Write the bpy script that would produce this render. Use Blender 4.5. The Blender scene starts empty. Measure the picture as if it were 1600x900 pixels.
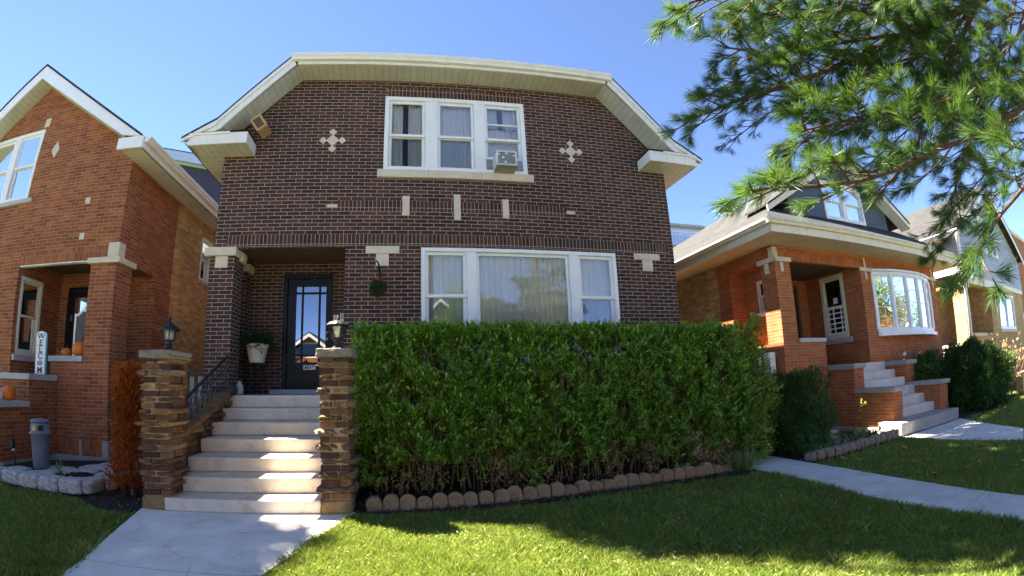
import bpy, math, random
import numpy as np
from mathutils import Vector, Matrix
rng = np.random.default_rng(7)
random.seed(7)
S = bpy.context.scene
COL = S.collection
WL = {}                                     # world location of every object
RAD = math.radians

# ------------------------------------------------------------------ mesh builder
class MB:
    def __init__(s, T=None):
        s.v = []; s.f = []; s.T = T; s.uvx = {}
    def p(s, q):
        q = Vector(q)
        if s.T is not None: q = s.T @ q
        s.v.append(q); return len(s.v) - 1
    def face(s, pts):
        s.f.append([s.p(q) for q in pts]); return s
    def box(s, x0, y0, z0, x1, y1, z1):
        if x0 > x1: x0, x1 = x1, x0
        if y0 > y1: y0, y1 = y1, y0
        if z0 > z1: z0, z1 = z1, z0
        c = [(x0,y0,z0),(x1,y0,z0),(x1,y1,z0),(x0,y1,z0),(x0,y0,z1),(x1,y0,z1),(x1,y1,z1),(x0,y1,z1)]
        return s.hexa(c)
    def hexa(s, c):
        i = [s.p(q) for q in c]
        for a in ((0,3,2,1),(4,5,6,7),(0,1,5,4),(1,2,6,5),(2,3,7,6),(3,0,4,7)):
            s.f.append([i[k] for k in a])
        return s
    def prism(s, poly, vec, caps=True):
        vec = Vector(vec); n = len(poly)
        a = [s.p(q) for q in poly]; b = [s.p(Vector(q) + vec) for q in poly]
        for k in range(n):
            j = (k + 1) % n
            s.f.append([a[k], a[j], b[j], b[k]])
        if caps:
            s.f.append(a[::-1]); s.f.append(b)
        return s
    def tube(s, pts, r, n=8, r1=None):
        pts = [Vector(q) for q in pts]; m = len(pts); rings = []
        for k, q in enumerate(pts):
            d = (pts[min(k+1, m-1)] - pts[max(k-1, 0)]).normalized()
            a = Vector((0,0,1)) if abs(d.z) < .9 else Vector((1,0,0))
            u = d.cross(a).normalized(); w = d.cross(u)
            rr = r if r1 is None else r + (r1 - r) * k / max(1, m-1)
            rings.append([s.p(q + (u*math.cos(t) + w*math.sin(t))*rr) for t in [2*math.pi*i/n for i in range(n)]])
        for k in range(m-1):
            for i in range(n):
                j = (i+1) % n
                s.f.append([rings[k][i], rings[k][j], rings[k+1][j], rings[k+1][i]])
        s.f.append(rings[0][::-1]); s.f.append(rings[-1])
        return s
    def lathe(s, c, prof, n=24, sq=0, squash=None):
        c = Vector(c); rings = []
        for r, z in prof:
            ring = []
            for i in range(n):
                t = 2*math.pi*(i + (.5 if sq else 0))/n
                k = 1.0 if squash is None else squash(t, z)
                ring.append(s.p(c + Vector((r*k*math.cos(t), r*k*math.sin(t), z))))
            rings.append(ring)
        for k in range(len(prof)-1):
            for i in range(n):
                j = (i+1) % n
                s.f.append([rings[k][i], rings[k][j], rings[k+1][j], rings[k+1][i]])
        s.f.append(rings[0][::-1]); s.f.append(rings[-1])
        return s
    def rock(s, c, size, seed=0, rough=.12, n=5, flat=0.0, power=4.0):
        """rounded irregular stone: a displaced super-ellipsoid grid"""
        r = np.random.default_rng(seed); c = Vector(c)
        ph = r.uniform(0, 6.28, 9); fr = r.uniform(1.5, 4.5, 9)
        key = {}
        def P(a, b, d):
            q = np.array([a, b, d], float)
            L = (abs(q[0])**power + abs(q[1])**power + abs(q[2])**power) ** (1/power)
            q = q / L
            k = 1 + rough*(math.sin(fr[0]*q[0]*2+ph[0])*math.sin(fr[1]*q[1]*2+ph[1]) + .6*math.sin(fr[2]*q[2]*2+ph[2]+fr[3]*q[0]*2)
                  + .35*math.sin(fr[4]*5*q[0]+ph[4])*math.sin(fr[5]*4*q[2]+ph[5]))
            return Vector((q[0]*k*size[0]/2, q[1]*k*size[1]/2, q[2]*k*size[2]/2)) + c
        def V(a, b, d):
            kk = (round(a, 3), round(b, 3), round(d, 3))
            if kk not in key: key[kk] = s.p(P(a, b, d))
            return key[kk]
        g = [-1 + 2*i/n for i in range(n+1)]
        for i in range(n):
            for j in range(n):
                a, b, e, d = g[i], g[i+1], g[j], g[j+1]
                for sg in (-1, 1):
                    for fa in (lambda x, y: (sg, x, y), lambda x, y: (x, sg, y), lambda x, y: (x, y, sg)):
                        s.f.append([V(*fa(a, e)), V(*fa(b, e)), V(*fa(b, d)), V(*fa(a, d))])
        return s
    def panel(s, outer, holes, P, depth=0.0, nodepth=()):
        """wall sheet in (u,v) with rectangular holes, P maps (u,v,w) to space, w inward"""
        us = sorted(set([round(q[0], 4) for q in outer] + [round(h[i], 4) for h in holes for i in (0, 2)]))
        vs = sorted(set([round(q[1], 4) for q in outer] + [round(h[i], 4) for h in holes for i in (1, 3)]))
        def clip(poly, outer):
            n = len(outer)
            for k in range(n):
                a, b = outer[k], outer[(k+1) % n]
                ins = lambda q: (b[0]-a[0])*(q[1]-a[1]) - (b[1]-a[1])*(q[0]-a[0]) >= -1e-7
                out = []
                for i in range(len(poly)):
                    q, r2 = poly[i], poly[(i+1) % len(poly)]
                    if ins(q): out.append(q)
                    if ins(q) != ins(r2):
                        d1 = (b[0]-a[0])*(q[1]-a[1]) - (b[1]-a[1])*(q[0]-a[0])
                        d2 = (b[0]-a[0])*(r2[1]-a[1]) - (b[1]-a[1])*(r2[0]-a[0])
                        t = d1/(d1-d2); out.append((q[0]+t*(r2[0]-q[0]), q[1]+t*(r2[1]-q[1])))
                poly = out
                if len(poly) < 3: return []
            return poly
        for i in range(len(us)-1):
            for j in range(len(vs)-1):
                cu, cv = (us[i]+us[i+1])/2, (vs[j]+vs[j+1])/2
                if any(h[0] < cu < h[2] and h[1] < cv < h[3] for h in holes): continue
                pl = clip([(us[i], vs[j]), (us[i+1], vs[j]), (us[i+1], vs[j+1]), (us[i], vs[j+1])], outer)
                if pl: s.face([P(a, b, 0) for a, b in pl])
        if depth:
            for k, (a, b, c, d) in enumerate(holes):
                if k in nodepth: continue
                for (p0, p1) in (((a, b), (c, b)), ((c, b), (c, d)), ((c, d), (a, d)), ((a, d), (a, b))):
                    s.face([P(p0[0], p0[1], 0), P(p1[0], p1[1], 0), P(p1[0], p1[1], depth), P(p0[0], p0[1], depth)])
        return s

def np_mesh(name, V, k):
    """V: (n*k,3) array, one k-gon per k vertices"""
    me = bpy.data.meshes.new(name); n = len(V)
    me.vertices.add(n); me.vertices.foreach_set('co', np.ascontiguousarray(V, np.float32).ravel())
    me.loops.add(n); me.loops.foreach_set('vertex_index', np.arange(n, dtype=np.int32))
    me.polygons.add(n//k); me.polygons.foreach_set('loop_start', np.arange(0, n, k, dtype=np.int32))
    me.polygons.foreach_set('loop_total', np.full(n//k, k, np.int32))
    me.update(calc_edges=True); return me

def link(name, me, mat, parent=None, loc=None):
    o = bpy.data.objects.new(name, me); COL.objects.link(o)
    if mat is not None: me.materials.append(mat)
    if parent is not None:
        o.parent = parent; WL[o] = WL[parent].copy()
    else:
        o.location = loc if loc is not None else (0, 0, 0); WL[o] = Vector(o.location)
    return o

def build(mb, name, mat, parent=None, loc=None, swap=False, smooth=False, bevel=0, seg=2, recalc=False):
    org = WL[parent] if parent is not None else Vector(loc or (0, 0, 0))
    me = bpy.data.meshes.new(name)
    me.from_pydata([(q - org)[:] for q in mb.v], [], mb.f); me.update()
    if recalc:
        import bmesh
        bm = bmesh.new(); bm.from_mesh(me); bmesh.ops.recalc_face_normals(bm, faces=bm.faces); bm.to_mesh(me); bm.free(); me.update()
    uv = me.uv_layers.new(name='UVMap').data
    Z = Vector((0, 0, 1))
    for pl in me.polygons:
        n = pl.normal
        t = Z.cross(n)
        t = Vector((1, 0, 0)) if t.length < .02 else t.normalized()
        b = n.cross(t)
        if abs(n.z) > .98: b = Vector((0, 1, 0))
        for li in pl.loop_indices:
            q = me.vertices[me.loops[li].vertex_index].co + org
            a, c = q.dot(t), q.dot(b)
            uv[li].uv = (c, a) if swap else (a, c)
    if smooth: me.polygons.foreach_set('use_smooth', [True]*len(me.polygons))
    o = link(name, me, mat, parent, loc)
    if bevel:
        m = o.modifiers.new('bevel', 'BEVEL'); m.width = bevel; m.segments = seg; m.limit_method = 'ANGLE'; m.angle_limit = RAD(40)
    return o

def npart(V, k, name, mat, parent=None, loc=None):
    org = WL[parent] if parent is not None else Vector(loc or (0, 0, 0))
    return link(name, np_mesh(name, np.asarray(V) - np.array(org[:]), k), mat, parent, loc)

def tag(o, label, cat, group=None):
    o['label'] = label; o['category'] = cat
    if group: o['group'] = group
    return o
def thing(name, label, cat, loc, group=None):
    o = bpy.data.objects.new(name, None); COL.objects.link(o); o.location = loc; o.empty_display_size = .2
    WL[o] = Vector(loc); return tag(o, label, cat, group)
def struct(o): o['kind'] = 'structure'; return o
def frame(o, u, v, w):
    """matrix mapping (u,v,w) to world"""
    m = Matrix.Identity(4)
    for i, a in enumerate((u, v, w)):
        for k in range(3): m[k][i] = a[k]
    for k in range(3): m[k][3] = o[k]
    return m
FRONT = lambda y: frame((0, y, 0), (1,0,0), (0,0,1), (0,1,0))      # facing -Y
EAST = lambda x: frame((x, 0, 0), (0,1,0), (0,0,1), (-1,0,0))      # facing +X
WEST = lambda x: frame((x, 0, 0), (0,1,0), (0,0,1), (1,0,0))       # facing -X
ID = lambda a, b, c: (a, b, c)

# ------------------------------------------------------------------ materials
class NT:
    def __init__(s, name):
        s.m = bpy.data.materials.new(name); s.m.use_nodes = True; s.t = s.m.node_tree; s.t.nodes.clear()
        s.out = s.t.nodes.new('ShaderNodeOutputMaterial')
    def n(s, ty, props=None, **ins):
        nd = s.t.nodes.new('ShaderNode' + ty)
        for k, v in (props or {}).items(): setattr(nd, k, v)
        for k, v in ins.items():
            sk = nd.inputs[int(k[1:])] if k[0] == 'i' and k[1:].isdigit() else nd.inputs[k.replace('_', ' ')]
            if isinstance(v, bpy.types.NodeSocket): s.t.links.new(v, sk)
            else: sk.default_value = v
        return nd
    def mix(s, f, a, b, mode='MIX'):
        nd = s.t.nodes.new('ShaderNodeMix'); nd.data_type = 'RGBA'; nd.blend_type = mode
        for sk, v in ((nd.inputs[0], f), (nd.inputs[6], a), (nd.inputs[7], b)):
            if isinstance(v, bpy.types.NodeSocket): s.t.links.new(v, sk)
            elif not hasattr(v, '__len__'): sk.default_value = v
            else: sk.default_value = (*v, 1) if len(v) == 3 else v
        return nd.outputs[2]
    def math(s, op, a, b=0.0, clamp=False):
        nd = s.n('Math', {'operation': op, 'use_clamp': clamp}, i0=a, i1=b); return nd.outputs[0]
    def ramp(s, f, stops, interp='LINEAR'):
        nd = s.t.nodes.new('ShaderNodeValToRGB'); nd.color_ramp.interpolation = interp
        el = nd.color_ramp.elements
        while len(el) < len(stops): el.new(.5)
        for e, (q, c) in zip(el, stops): e.position = q; e.color = (*c, 1) if len(c) == 3 else c
        s.t.links.new(f, nd.inputs[0]); return nd.outputs[0]
    def noise(s, vec, scale, detail=4, rough=.55, dist=0):
        return s.n('TexNoise', Vector=vec, Scale=scale, Detail=detail, Roughness=rough, Distortion=dist).outputs[0]
    def coord(s, k='Object'): return s.n('TexCoord').outputs[k]
    def bump(s, h, strength=.4, dist=.01):
        return s.n('Bump', Strength=strength, Distance=dist, Height=h).outputs[0]
    def finish(s, color, rough=.7, normal=None, spec=.3, metal=0.0, **kw):
        b = s.n('BsdfPrincipled', Roughness=rough, Metallic=metal)
        b.inputs['Specular IOR Level'].default_value = spec
        sk = b.inputs['Base Color']
        if isinstance(color, bpy.types.NodeSocket): s.t.links.new(color, sk)
        else: sk.default_value = (*color, 1)
        if normal is not None: s.t.links.new(normal, b.inputs['Normal'])
        for k, v in kw.items(): b.inputs[k.replace('_', ' ')].default_value = v
        s.t.links.new(b.outputs[0], s.out.inputs[0]); return s.m

def brick_mat(name, c1, c2, c3, mortar, bw=.2127, rh=.0664, ms=.0052, offset=.5, dirt=.35, mvar=.3):
    t = NT(name); uv = t.coord('UV')
    nz = t.n('TexNoise', Vector=uv, Scale=6.0, Detail=2.0)
    off = t.n('VectorMath', {'operation': 'SCALE'}, i0=t.n('VectorMath', {'operation': 'SUBTRACT'}, i0=nz.outputs['Color'], i1=(.5, .5, .5)).outputs[0])
    off.inputs['Scale'].default_value = .006
    vec = t.n('VectorMath', {'operation': 'ADD'}, i0=uv, i1=off.outputs[0]).outputs[0]
    def br(a, b, m):
        nd = t.n('TexBrick', {'offset': offset, 'squash': 1.0}, Vector=vec, Color1=(*a, 1), Color2=(*b, 1), Mortar=(*m, 1), Scale=1.0)
        nd.inputs['Mortar Size'].default_value = ms; nd.inputs['Mortar Smooth'].default_value = .25
        nd.inputs['Bias'].default_value = 0.0
        nd.inputs['Brick Width'].default_value = bw; nd.inputs['Row Height'].default_value = rh
        return nd
    val = br((0, 0, 0), (1, 1, 1), (.5, .5, .5))
    col = t.ramp(val.outputs[0], [(0, c1), (.45, c2), (.75, c3), (1, c1)])
    fine = t.noise(uv, 55, 4, .7)
    col = t.mix(.5, col, t.ramp(fine, [(.2, (.35, .35, .35)), (.8, (.75, .75, .75))]), 'OVERLAY')
    big = t.noise(uv, .9, 5, .6)
    col = t.mix(dirt, col, t.ramp(big, [(.3, (.32, .31, .30)), (.7, (.66, .66, .66))]), 'OVERLAY')
    sv = t.n('VectorMath', {'operation': 'MULTIPLY'}, i0=uv, i1=(3.2, .35, 1)).outputs[0]
    col = t.mix(.35, col, t.ramp(t.noise(sv, 1.5, 5, .65), [(.35, (.30, .29, .28)), (.65, (.62, .62, .62))]), 'OVERLAY')
    mo = t.mix(mvar, mortar, t.ramp(t.noise(uv, 5, 5, .7), [(.3, (.16, .15, .14)), (.7, (.75, .73, .7))]), 'OVERLAY')
    mo = t.mix(.3, mo, t.ramp(fine, [(.3, (.3, .3, .3)), (.7, (.7, .7, .7))]), 'OVERLAY')
    c = t.mix(val.outputs['Fac'], col, mo)
    h = t.math('ADD', t.math('MULTIPLY', t.math('SUBTRACT', 1.0, val.outputs['Fac']), 1.0), t.math('MULTIPLY', fine, .35))
    h = t.math('ADD', h, t.math('MULTIPLY', val.outputs[0], .12))
    return t.finish(c, .85, t.bump(h, .7, .006), spec=.25)

def plain(name, col, rough=.6, var=.25, scale=8, bump=.15, bscale=60, spec=.3, metal=0., dist=.004, streak=0):
    t = NT(name); oc = t.coord('Object')
    a = t.noise(oc, scale, 5, .6)
    lo = tuple(c*(1-var) for c in col); hi = tuple(min(1, c*(1+var)) for c in col)
    c = t.ramp(a, [(.25, lo), (.75, hi)])
    if streak:
        sv = t.n('VectorMath', {'operation': 'MULTIPLY'}, i0=oc, i1=(9, 9, .7)).outputs[0]
        c = t.mix(streak, c, t.ramp(t.noise(sv, 1.6, 4, .6), [(.45, (.5, .5, .5)), (.7, (.3, .28, .24))]), 'OVERLAY')
    nb = t.noise(oc, bscale, 4, .6)
    return t.finish(c, rough, t.bump(nb, bump, dist) if bump else None, spec, metal)

def lines_mat(name, col, pitch, axis, rough=.55, depth=.006, dark=.35, lap=False, var=.12):
    """boards: grooves every `pitch` metres along UV axis; lap=True gives overlapping clapboards"""
    t = NT(name); uv = t.coord('UV'); x = t.n('SeparateXYZ', Vector=uv).outputs[axis]
    fr = t.math('FRACT', t.math('DIVIDE', x, pitch))
    edge = t.math('LESS_THAN', fr, .055 if not lap else .07)
    n1 = t.noise(uv, 2.5, 5, .65)
    cell = t.n('TexWhiteNoise', {'noise_dimensions': '1D'}, W=t.math('FLOOR', t.math('DIVIDE', x, pitch))).outputs[0]
    c = t.ramp(n1, [(.3, tuple(q*(1-var) for q in col)), (.7, tuple(min(1, q*(1+var)) for q in col))])
    c = t.mix(.25, c, t.ramp(cell, [(0, (.42, .42, .42)), (1, (.56, .56, .56))]), 'OVERLAY')
    c = t.mix(t.math('MULTIPLY', edge, 1-dark), c, tuple(q*.25 for q in col))
    h = t.math('SUBTRACT', 1.0, edge) if not lap else t.math('SUBTRACT', 1.0, fr)
    return t.finish(c, rough, t.bump(h, 1.0, depth), .3)

def shingle_mat(name, c1, c2, c3, spec=.2):
    t = NT(name); uv = t.coord('UV')
    nd = t.n('TexBrick', {'offset': .5}, Vector=uv, Color1=(0, 0, 0, 1), Color2=(1, 1, 1, 1), Mortar=(.1, .1, .1, 1), Scale=1.0)
    nd.inputs['Mortar Size'].default_value = .004; nd.inputs['Brick Width'].default_value = .3; nd.inputs['Row Height'].default_value = .14
    c = t.ramp(nd.outputs[0], [(0, c1), (.5, c2), (1, c3)])
    c = t.mix(.6, c, t.ramp(t.noise(uv, 90, 3, .7), [(.2, (.3, .3, .3)), (.8, (.72, .72, .72))]), 'OVERLAY')
    c = t.mix(.4, c, t.ramp(t.noise(uv, 1.3, 4, .7), [(.3, (.35, .35, .35)), (.7, (.62, .62, .62))]), 'OVERLAY')
    c = t.mix(nd.outputs['Fac'], c, tuple(q*.35 for q in c1))
    v = t.n('SeparateXYZ', Vector=uv).outputs[1]
    h = t.math('ADD', t.math('SUBTRACT', 1.0, t.math('FRACT', t.math('DIVIDE', v, .14))), t.math('MULTIPLY', nd.outputs[0], .4))
    return t.finish(c, .9, t.bump(h, .8, .012), spec)

def leaf_mat(name, stops, trans=.35, rough=.45, spec=.4, tcol=None, clump=1.4):
    t = NT(name)
    r = t.n('NewGeometry').outputs['Random Per Island']
    c = t.ramp(r, stops)
    big = t.noise(t.coord('Object'), clump, 3, .6)
    c = t.mix(.55, c, t.ramp(big, [(.3, (.33, .33, .33)), (.7, (.66, .66, .62))]), 'OVERLAY')
    b = t.n('BsdfPrincipled', Base_Color=c, Roughness=rough); b.inputs['Specular IOR Level'].default_value = spec
    tc = t.mix(.5, c, tcol or (.35, .45, .04), 'MIX')
    tr = t.n('BsdfTranslucent', Color=tc)
    mx = t.n('MixShader', i0=trans, i1=b.outputs[0], i2=tr.outputs[0])
    t.t.links.new(mx.outputs[0], t.out.inputs[0]); return t.m

def glass_mat(name, tint=(.75, .8, .8), boost=1.0, base=.02, rough=0.0, wave=0.0):
    t = NT(name)
    fr = t.n('Fresnel', IOR=1.55).outputs[0]
    f = t.math('ADD', t.math('MULTIPLY', fr, boost), base, True)
    nrm = t.bump(t.noise(t.coord('Object'), 1.6, 2, .5), wave, .02) if wave else None
    g = t.n('BsdfGlossy', Color=(.95, .97, 1, 1), Roughness=rough)
    if nrm: t.t.links.new(nrm, g.inputs['Normal'])
    tr = t.n('BsdfTransparent', Color=(*tint, 1))
    mx = t.n('MixShader', i0=f, i1=tr.outputs[0], i2=g.outputs[0])
    t.t.links.new(mx.outputs[0], t.out.inputs[0]); return t.m

def cloth_mat(name, col, trans=.4):
    t = NT(name)
    d = t.n('BsdfDiffuse', Color=(*col, 1)); tr = t.n('BsdfTranslucent', Color=(*col, 1))
    mx = t.n('MixShader', i0=trans, i1=d.outputs[0], i2=tr.outputs[0])
    t.t.links.new(mx.outputs[0], t.out.inputs[0]); return t.m

def stone_mat(name, stops, var=.35, rough=.9):
    t = NT(name); oc = t.coord('Object')
    r = t.n('NewGeometry').outputs['Random Per Island']
    c = t.ramp(r, stops)
    c = t.mix(.7, c, t.ramp(t.noise(oc, 14, 6, .7, .6), [(.25, (.18, .17, .16)), (.55, (.5, .5, .5)), (.8, (.78, .76, .72))]), 'OVERLAY')
    c = t.mix(.4, c, t.ramp(t.noise(oc, 70, 4, .7), [(.3, (.3, .3, .3)), (.7, (.7, .7, .7))]), 'OVERLAY')
    h = t.math('ADD', t.noise(oc, 22, 6, .7), t.math('MULTIPLY', t.noise(oc, 90, 4, .7), .4))
    return t.finish(c, rough, t.bump(h, .8, .02), .2)

def concrete_mat(name, col, stain=(.20, .15, .10), amt=.3, crack=0.0):
    t = NT(name); oc = t.coord('Object')
    c = t.ramp(t.noise(oc, 2.2, 6, .65), [(.3, tuple(q*.82 for q in col)), (.7, tuple(q*1.1 for q in col))])
    c = t.mix(.35, c, t.ramp(t.noise(oc, 60, 5, .75), [(.3, (.32, .32, .32)), (.7, (.68, .68, .68))]), 'OVERLAY')
    st = t.ramp(t.noise(oc, 3.3, 7, .75, .5), [(.52, (0, 0, 0)), (.72, (1, 1, 1))])
    c = t.mix(t.math('MULTIPLY', st, amt), c, stain)
    sp = t.ramp(t.n('TexVoronoi', Vector=oc, Scale=9.0).outputs['Distance'], [(.02, (1, 1, 1)), (.05, (0, 0, 0))])
    c = t.mix(t.math('MULTIPLY', sp, .45), c, tuple(q*.35 for q in col))
    h = t.math('ADD', t.noise(oc, 120, 4, .7), t.math('MULTIPLY', t.noise(oc, 7, 4, .6), .8))
    if crack:
        nz = t.n('TexNoise', Vector=oc, Scale=3.0, Detail=5.0); dv = t.n('VectorMath', {'operation': 'SCALE'}, i0=nz.outputs['Color']); dv.inputs['Scale'].default_value = .35
        vv = t.n('VectorMath', {'operation': 'ADD'}, i0=oc, i1=dv.outputs[0]).outputs[0]
        ed = t.n('TexVoronoi', {'feature': 'DISTANCE_TO_EDGE'}, Vector=vv, Scale=.55).outputs['Distance']
        mk = t.math('MULTIPLY', t.ramp(ed, [(.0, (1, 1, 1)), (.0035, (0, 0, 0))]), t.ramp(t.noise(oc, .8, 2, .5), [(.48, (0, 0, 0)), (.56, (1, 1, 1))]))
        c = t.mix(t.math('MULTIPLY', mk, crack), c, (.10, .085, .07))
    return t.finish(c, .85, t.bump(h, .35, .006), .25)

M = {}
M['brick_dark'] = brick_mat('dark_brick', (.064,.031,.025), (.032,.018,.016), (.092,.041,.030), (.38,.295,.225), ms=.0058)
M['brick_dark_soldier'] = brick_mat('dark_brick_soldier', (.064,.031,.025), (.032,.018,.016), (.092,.041,.030), (.38,.295,.225), ms=.0052, offset=0)
M['brick_red'] = brick_mat('red_brick', (.30,.088,.030), (.20,.060,.024), (.36,.12,.042), (.36,.25,.17), ms=.0048)
M['brick_red_soldier'] = brick_mat('red_brick_soldier', (.30,.088,.030), (.20,.060,.024), (.36,.12,.042), (.30,.20,.14), offset=0, ms=.004)
M['brick_yellow'] = brick_mat('common_yellow_brick', (.52,.33,.12), (.36,.21,.085), (.62,.41,.17), (.40,.30,.20), ms=.005, dirt=.5)
M['brick_orange'] = brick_mat('orange_brick', (.38,.115,.036), (.30,.088,.029), (.43,.14,.046), (.42,.27,.175), ms=.0042, dirt=.35)
M['brick_orange_soldier'] = brick_mat('orange_brick_soldier', (.38,.115,.036), (.30,.088,.029), (.43,.14,.046), (.28,.15,.09), offset=0, ms=.003)
M['brick_buff'] = brick_mat('buff_brick', (.45,.29,.13), (.36,.22,.10), (.52,.36,.18), (.42,.33,.22), ms=.0045)
M['limestone'] = plain('limestone', (.62,.53,.40), .85, .12, 6, .3, 80)
M['limestone_grey'] = plain('grey_limestone', (.42,.41,.39), .85, .18, 7, .35, 70)
M['white'] = plain('white_paint', (.80,.80,.79), .4, .04, 5, .05, 40, streak=.25)
M['white_metal'] = plain('white_aluminium', (.78,.76,.71), .38, .06, 4, .04, 30, streak=.45)
M['cream'] = plain('cream_trim', (.72,.66,.52), .5, .08, 4, .08, 40, streak=.4)
M['soffit_u'] = lines_mat('soffit_boards_u', (.57,.545,.46), .125, 0)
M['soffit_v'] = lines_mat('soffit_boards_v', (.57,.545,.46), .125, 1)
M['soffit_tan'] = lines_mat('soffit_boards_tan', (.62,.50,.34), .105, 0)
M['soffit_tan_v'] = lines_mat('soffit_boards_tan_v', (.62,.50,.34), .105, 1)
M['shingle_dark'] = shingle_mat('dark_shingles', (.035,.036,.042), (.05,.05,.056), (.025,.026,.03))
M['shingle_grey'] = shingle_mat('grey_shingles', (.040,.038,.036), (.054,.051,.048), (.031,.030,.028))
M['siding_grey'] = lines_mat('grey_clapboard', (.34,.36,.40), .11, 1, .5, .012, .4, True)
M['siding_slate'] = lines_mat('slate_clapboard', (.075,.095,.12), .11, 1, .55, .012, .4, True)
M['siding_blue'] = lines_mat('pale_blue_clapboard', (.50,.60,.72), .13, 1, .5, .012, .4, True)
M['siding_purple'] = lines_mat('dark_plum_clapboard', (.06,.05,.065), .12, 1, .6, .012, .4, True)
M['glass'] = glass_mat('window_glass', (.985,.99,.985), 1.0, .012, 0, .02)
M['glass_screen'] = glass_mat('screened_window_glass', (.80,.83,.83), 1.0, .015, 0, .02)
M['glass_dark'] = glass_mat('dark_window_glass', (.35,.38,.38), 1.0, .01, 0, .03)
M['glass_mirror'] = glass_mat('door_glass', (.3,.32,.34), 1.5, .14, 0, .015)
M['glass_sky'] = glass_mat('bow_window_glass', (.5,.52,.54), 1.5, .10, 0, .03)
M['lamp_glass'] = glass_mat('lantern_glass', (.85,.8,.68), 1.0, .05, .25)
M['curtain'] = cloth_mat('white_curtain', (.90,.91,.83), .12)
M['curtain_blue'] = cloth_mat('pale_blue_curtain', (.86,.88,.90), .12)
M['gap_blue'] = cloth_mat('curtain_gap_blue', (.05,.10,.22), .1)  # dark blue sheet standing in for the dim room between parted curtains
M['room_light'] = plain('pale_room', (.45,.45,.42), .9, .1, 3, 0)
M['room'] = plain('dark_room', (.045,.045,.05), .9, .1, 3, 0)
M['black_metal'] = plain('black_iron', (.010,.011,.013), .4, .3, 20, .2, 60, spec=.35)
M['black_paint'] = plain('black_door_paint', (.008,.009,.011), .4, .2, 8, .05, 40, spec=.2)
M['step'] = concrete_mat('pale_step_concrete', (.72,.62,.49), (.30,.22,.14), .6)
M['walk'] = concrete_mat('pale_walk_concrete', (.76,.69,.60), (.34,.28,.21), .5, .7)
M['walk_grey'] = concrete_mat('grey_walk_concrete', (.64,.60,.545), (.28,.24,.19), .5, .6)
M['concrete'] = concrete_mat('weathered_concrete', (.36,.34,.30), (.10,.09,.07), .5)
M['ledge'] = stone_mat('ledge_stone', [(0, (.11,.065,.04)), (.25, (.27,.16,.07)), (.5, (.17,.115,.075)), (.7, (.40,.25,.10)), (.88, (.24,.19,.14)), (1, (.09,.055,.04))])
M['pillar_brick'] = stone_mat('pillar_brick', [(0, (.075,.038,.028)), (.5, (.14,.064,.04)), (.8, (.20,.10,.055)), (1, (.27,.15,.08))])
M['mortar'] = plain('tan_mortar', (.44,.32,.20), .95, .25, 20, .5, 60)
M['cap_stone'] = stone_mat('pillar_cap_stone', [(0, (.24,.20,.155)), (1, (.29,.24,.19))])
M['flag'] = stone_mat('flagstone', [(0, (.42,.40,.38)), (.5, (.50,.47,.43)), (1, (.36,.35,.34))])
M['edger'] = stone_mat('tan_edging_block', [(0, (.27,.175,.095)), (.5, (.36,.235,.13)), (1, (.19,.125,.07))])
M['fieldstone'] = stone_mat('fieldstone', [(0, (.20,.14,.10)), (.4, (.30,.25,.18)), (.7, (.16,.11,.09)), (1, (.36,.32,.27))])
M['soil'] = plain('dark_soil', (.030,.022,.016), .95, .5, 25, 1.0, 60, dist=.03)
M['bark'] = plain('pine_bark', (.085,.052,.034), .9, .4, 18, .8, 45, dist=.02)
M['twig'] = plain('dry_twigs', (.20,.115,.06), .9, .35, 18, .4, 60)
M['hedge_leaf'] = leaf_mat('hedge_leaves', [(0, (.04,.11,.014)), (.3, (.105,.27,.026)), (.7, (.19,.40,.045)), (.92, (.34,.50,.085)), (.96, (.45,.52,.12)), (1, (.34,.22,.09))], .3, .36, .45, None, 2.2)
M['vine_leaf'] = leaf_mat('vine_leaves', [(0, (.09,.19,.025)), (.6, (.16,.28,.035)), (.85, (.28,.36,.05)), (1, (.48,.46,.08))], .35)
M['yew_leaf'] = leaf_mat('yew_needles', [(0, (.016,.055,.012)), (.6, (.036,.110,.018)), (1, (.075,.17,.03))], .15)
M['pot_leaf'] = leaf_mat('dark_foliage', [(0, (.012,.035,.012)), (1, (.04,.085,.02))], .2)
M['ground_leaf'] = leaf_mat('bed_plants', [(0, (.03,.07,.02)), (.5, (.10,.15,.05)), (.8, (.22,.24,.10)), (1, (.40,.36,.14))], .3)
M['lily_leaf'] = leaf_mat('strap_leaves', [(0, (.05,.11,.03)), (.7, (.12,.20,.05)), (1, (.28,.30,.10))], .3)
M['rust_leaf'] = leaf_mat('rust_foliage', [(0, (.20,.038,.010)), (.6, (.46,.10,.018)), (1, (.70,.22,.04))], .2, .7, .15, (.6,.2,.03))
M['straw'] = leaf_mat('dry_clippings', [(0, (.30,.24,.11)), (.6, (.48,.40,.20)), (1, (.62,.54,.32))], .2, .7, .15, (.5,.45,.2))
M['mulch'] = leaf_mat('bed_litter', [(0, (.05,.03,.02)), (.6, (.13,.075,.04)), (.9, (.25,.16,.09)), (1, (.42,.34,.22))], .0, .8, .15)
M['dry_leaf'] = leaf_mat('dry_leaves', [(0, (.30,.17,.08)), (.6, (.42,.26,.13)), (1, (.55,.40,.22))], .2, .7, .15, (.6,.4,.2))
M['fallen'] = leaf_mat('fallen_leaf', [(0, (.38,.22,.05)), (.5, (.55,.36,.07)), (1, (.30,.15,.05))], .2, .7, .15, (.6,.4,.1))
M['needle'] = leaf_mat('pine_needles', [(0, (.016,.052,.014)), (.5, (.034,.092,.018)), (.9, (.058,.118,.022)), (1, (.12,.075,.03))], .22, .45, .3, (.28,.48,.05))
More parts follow.
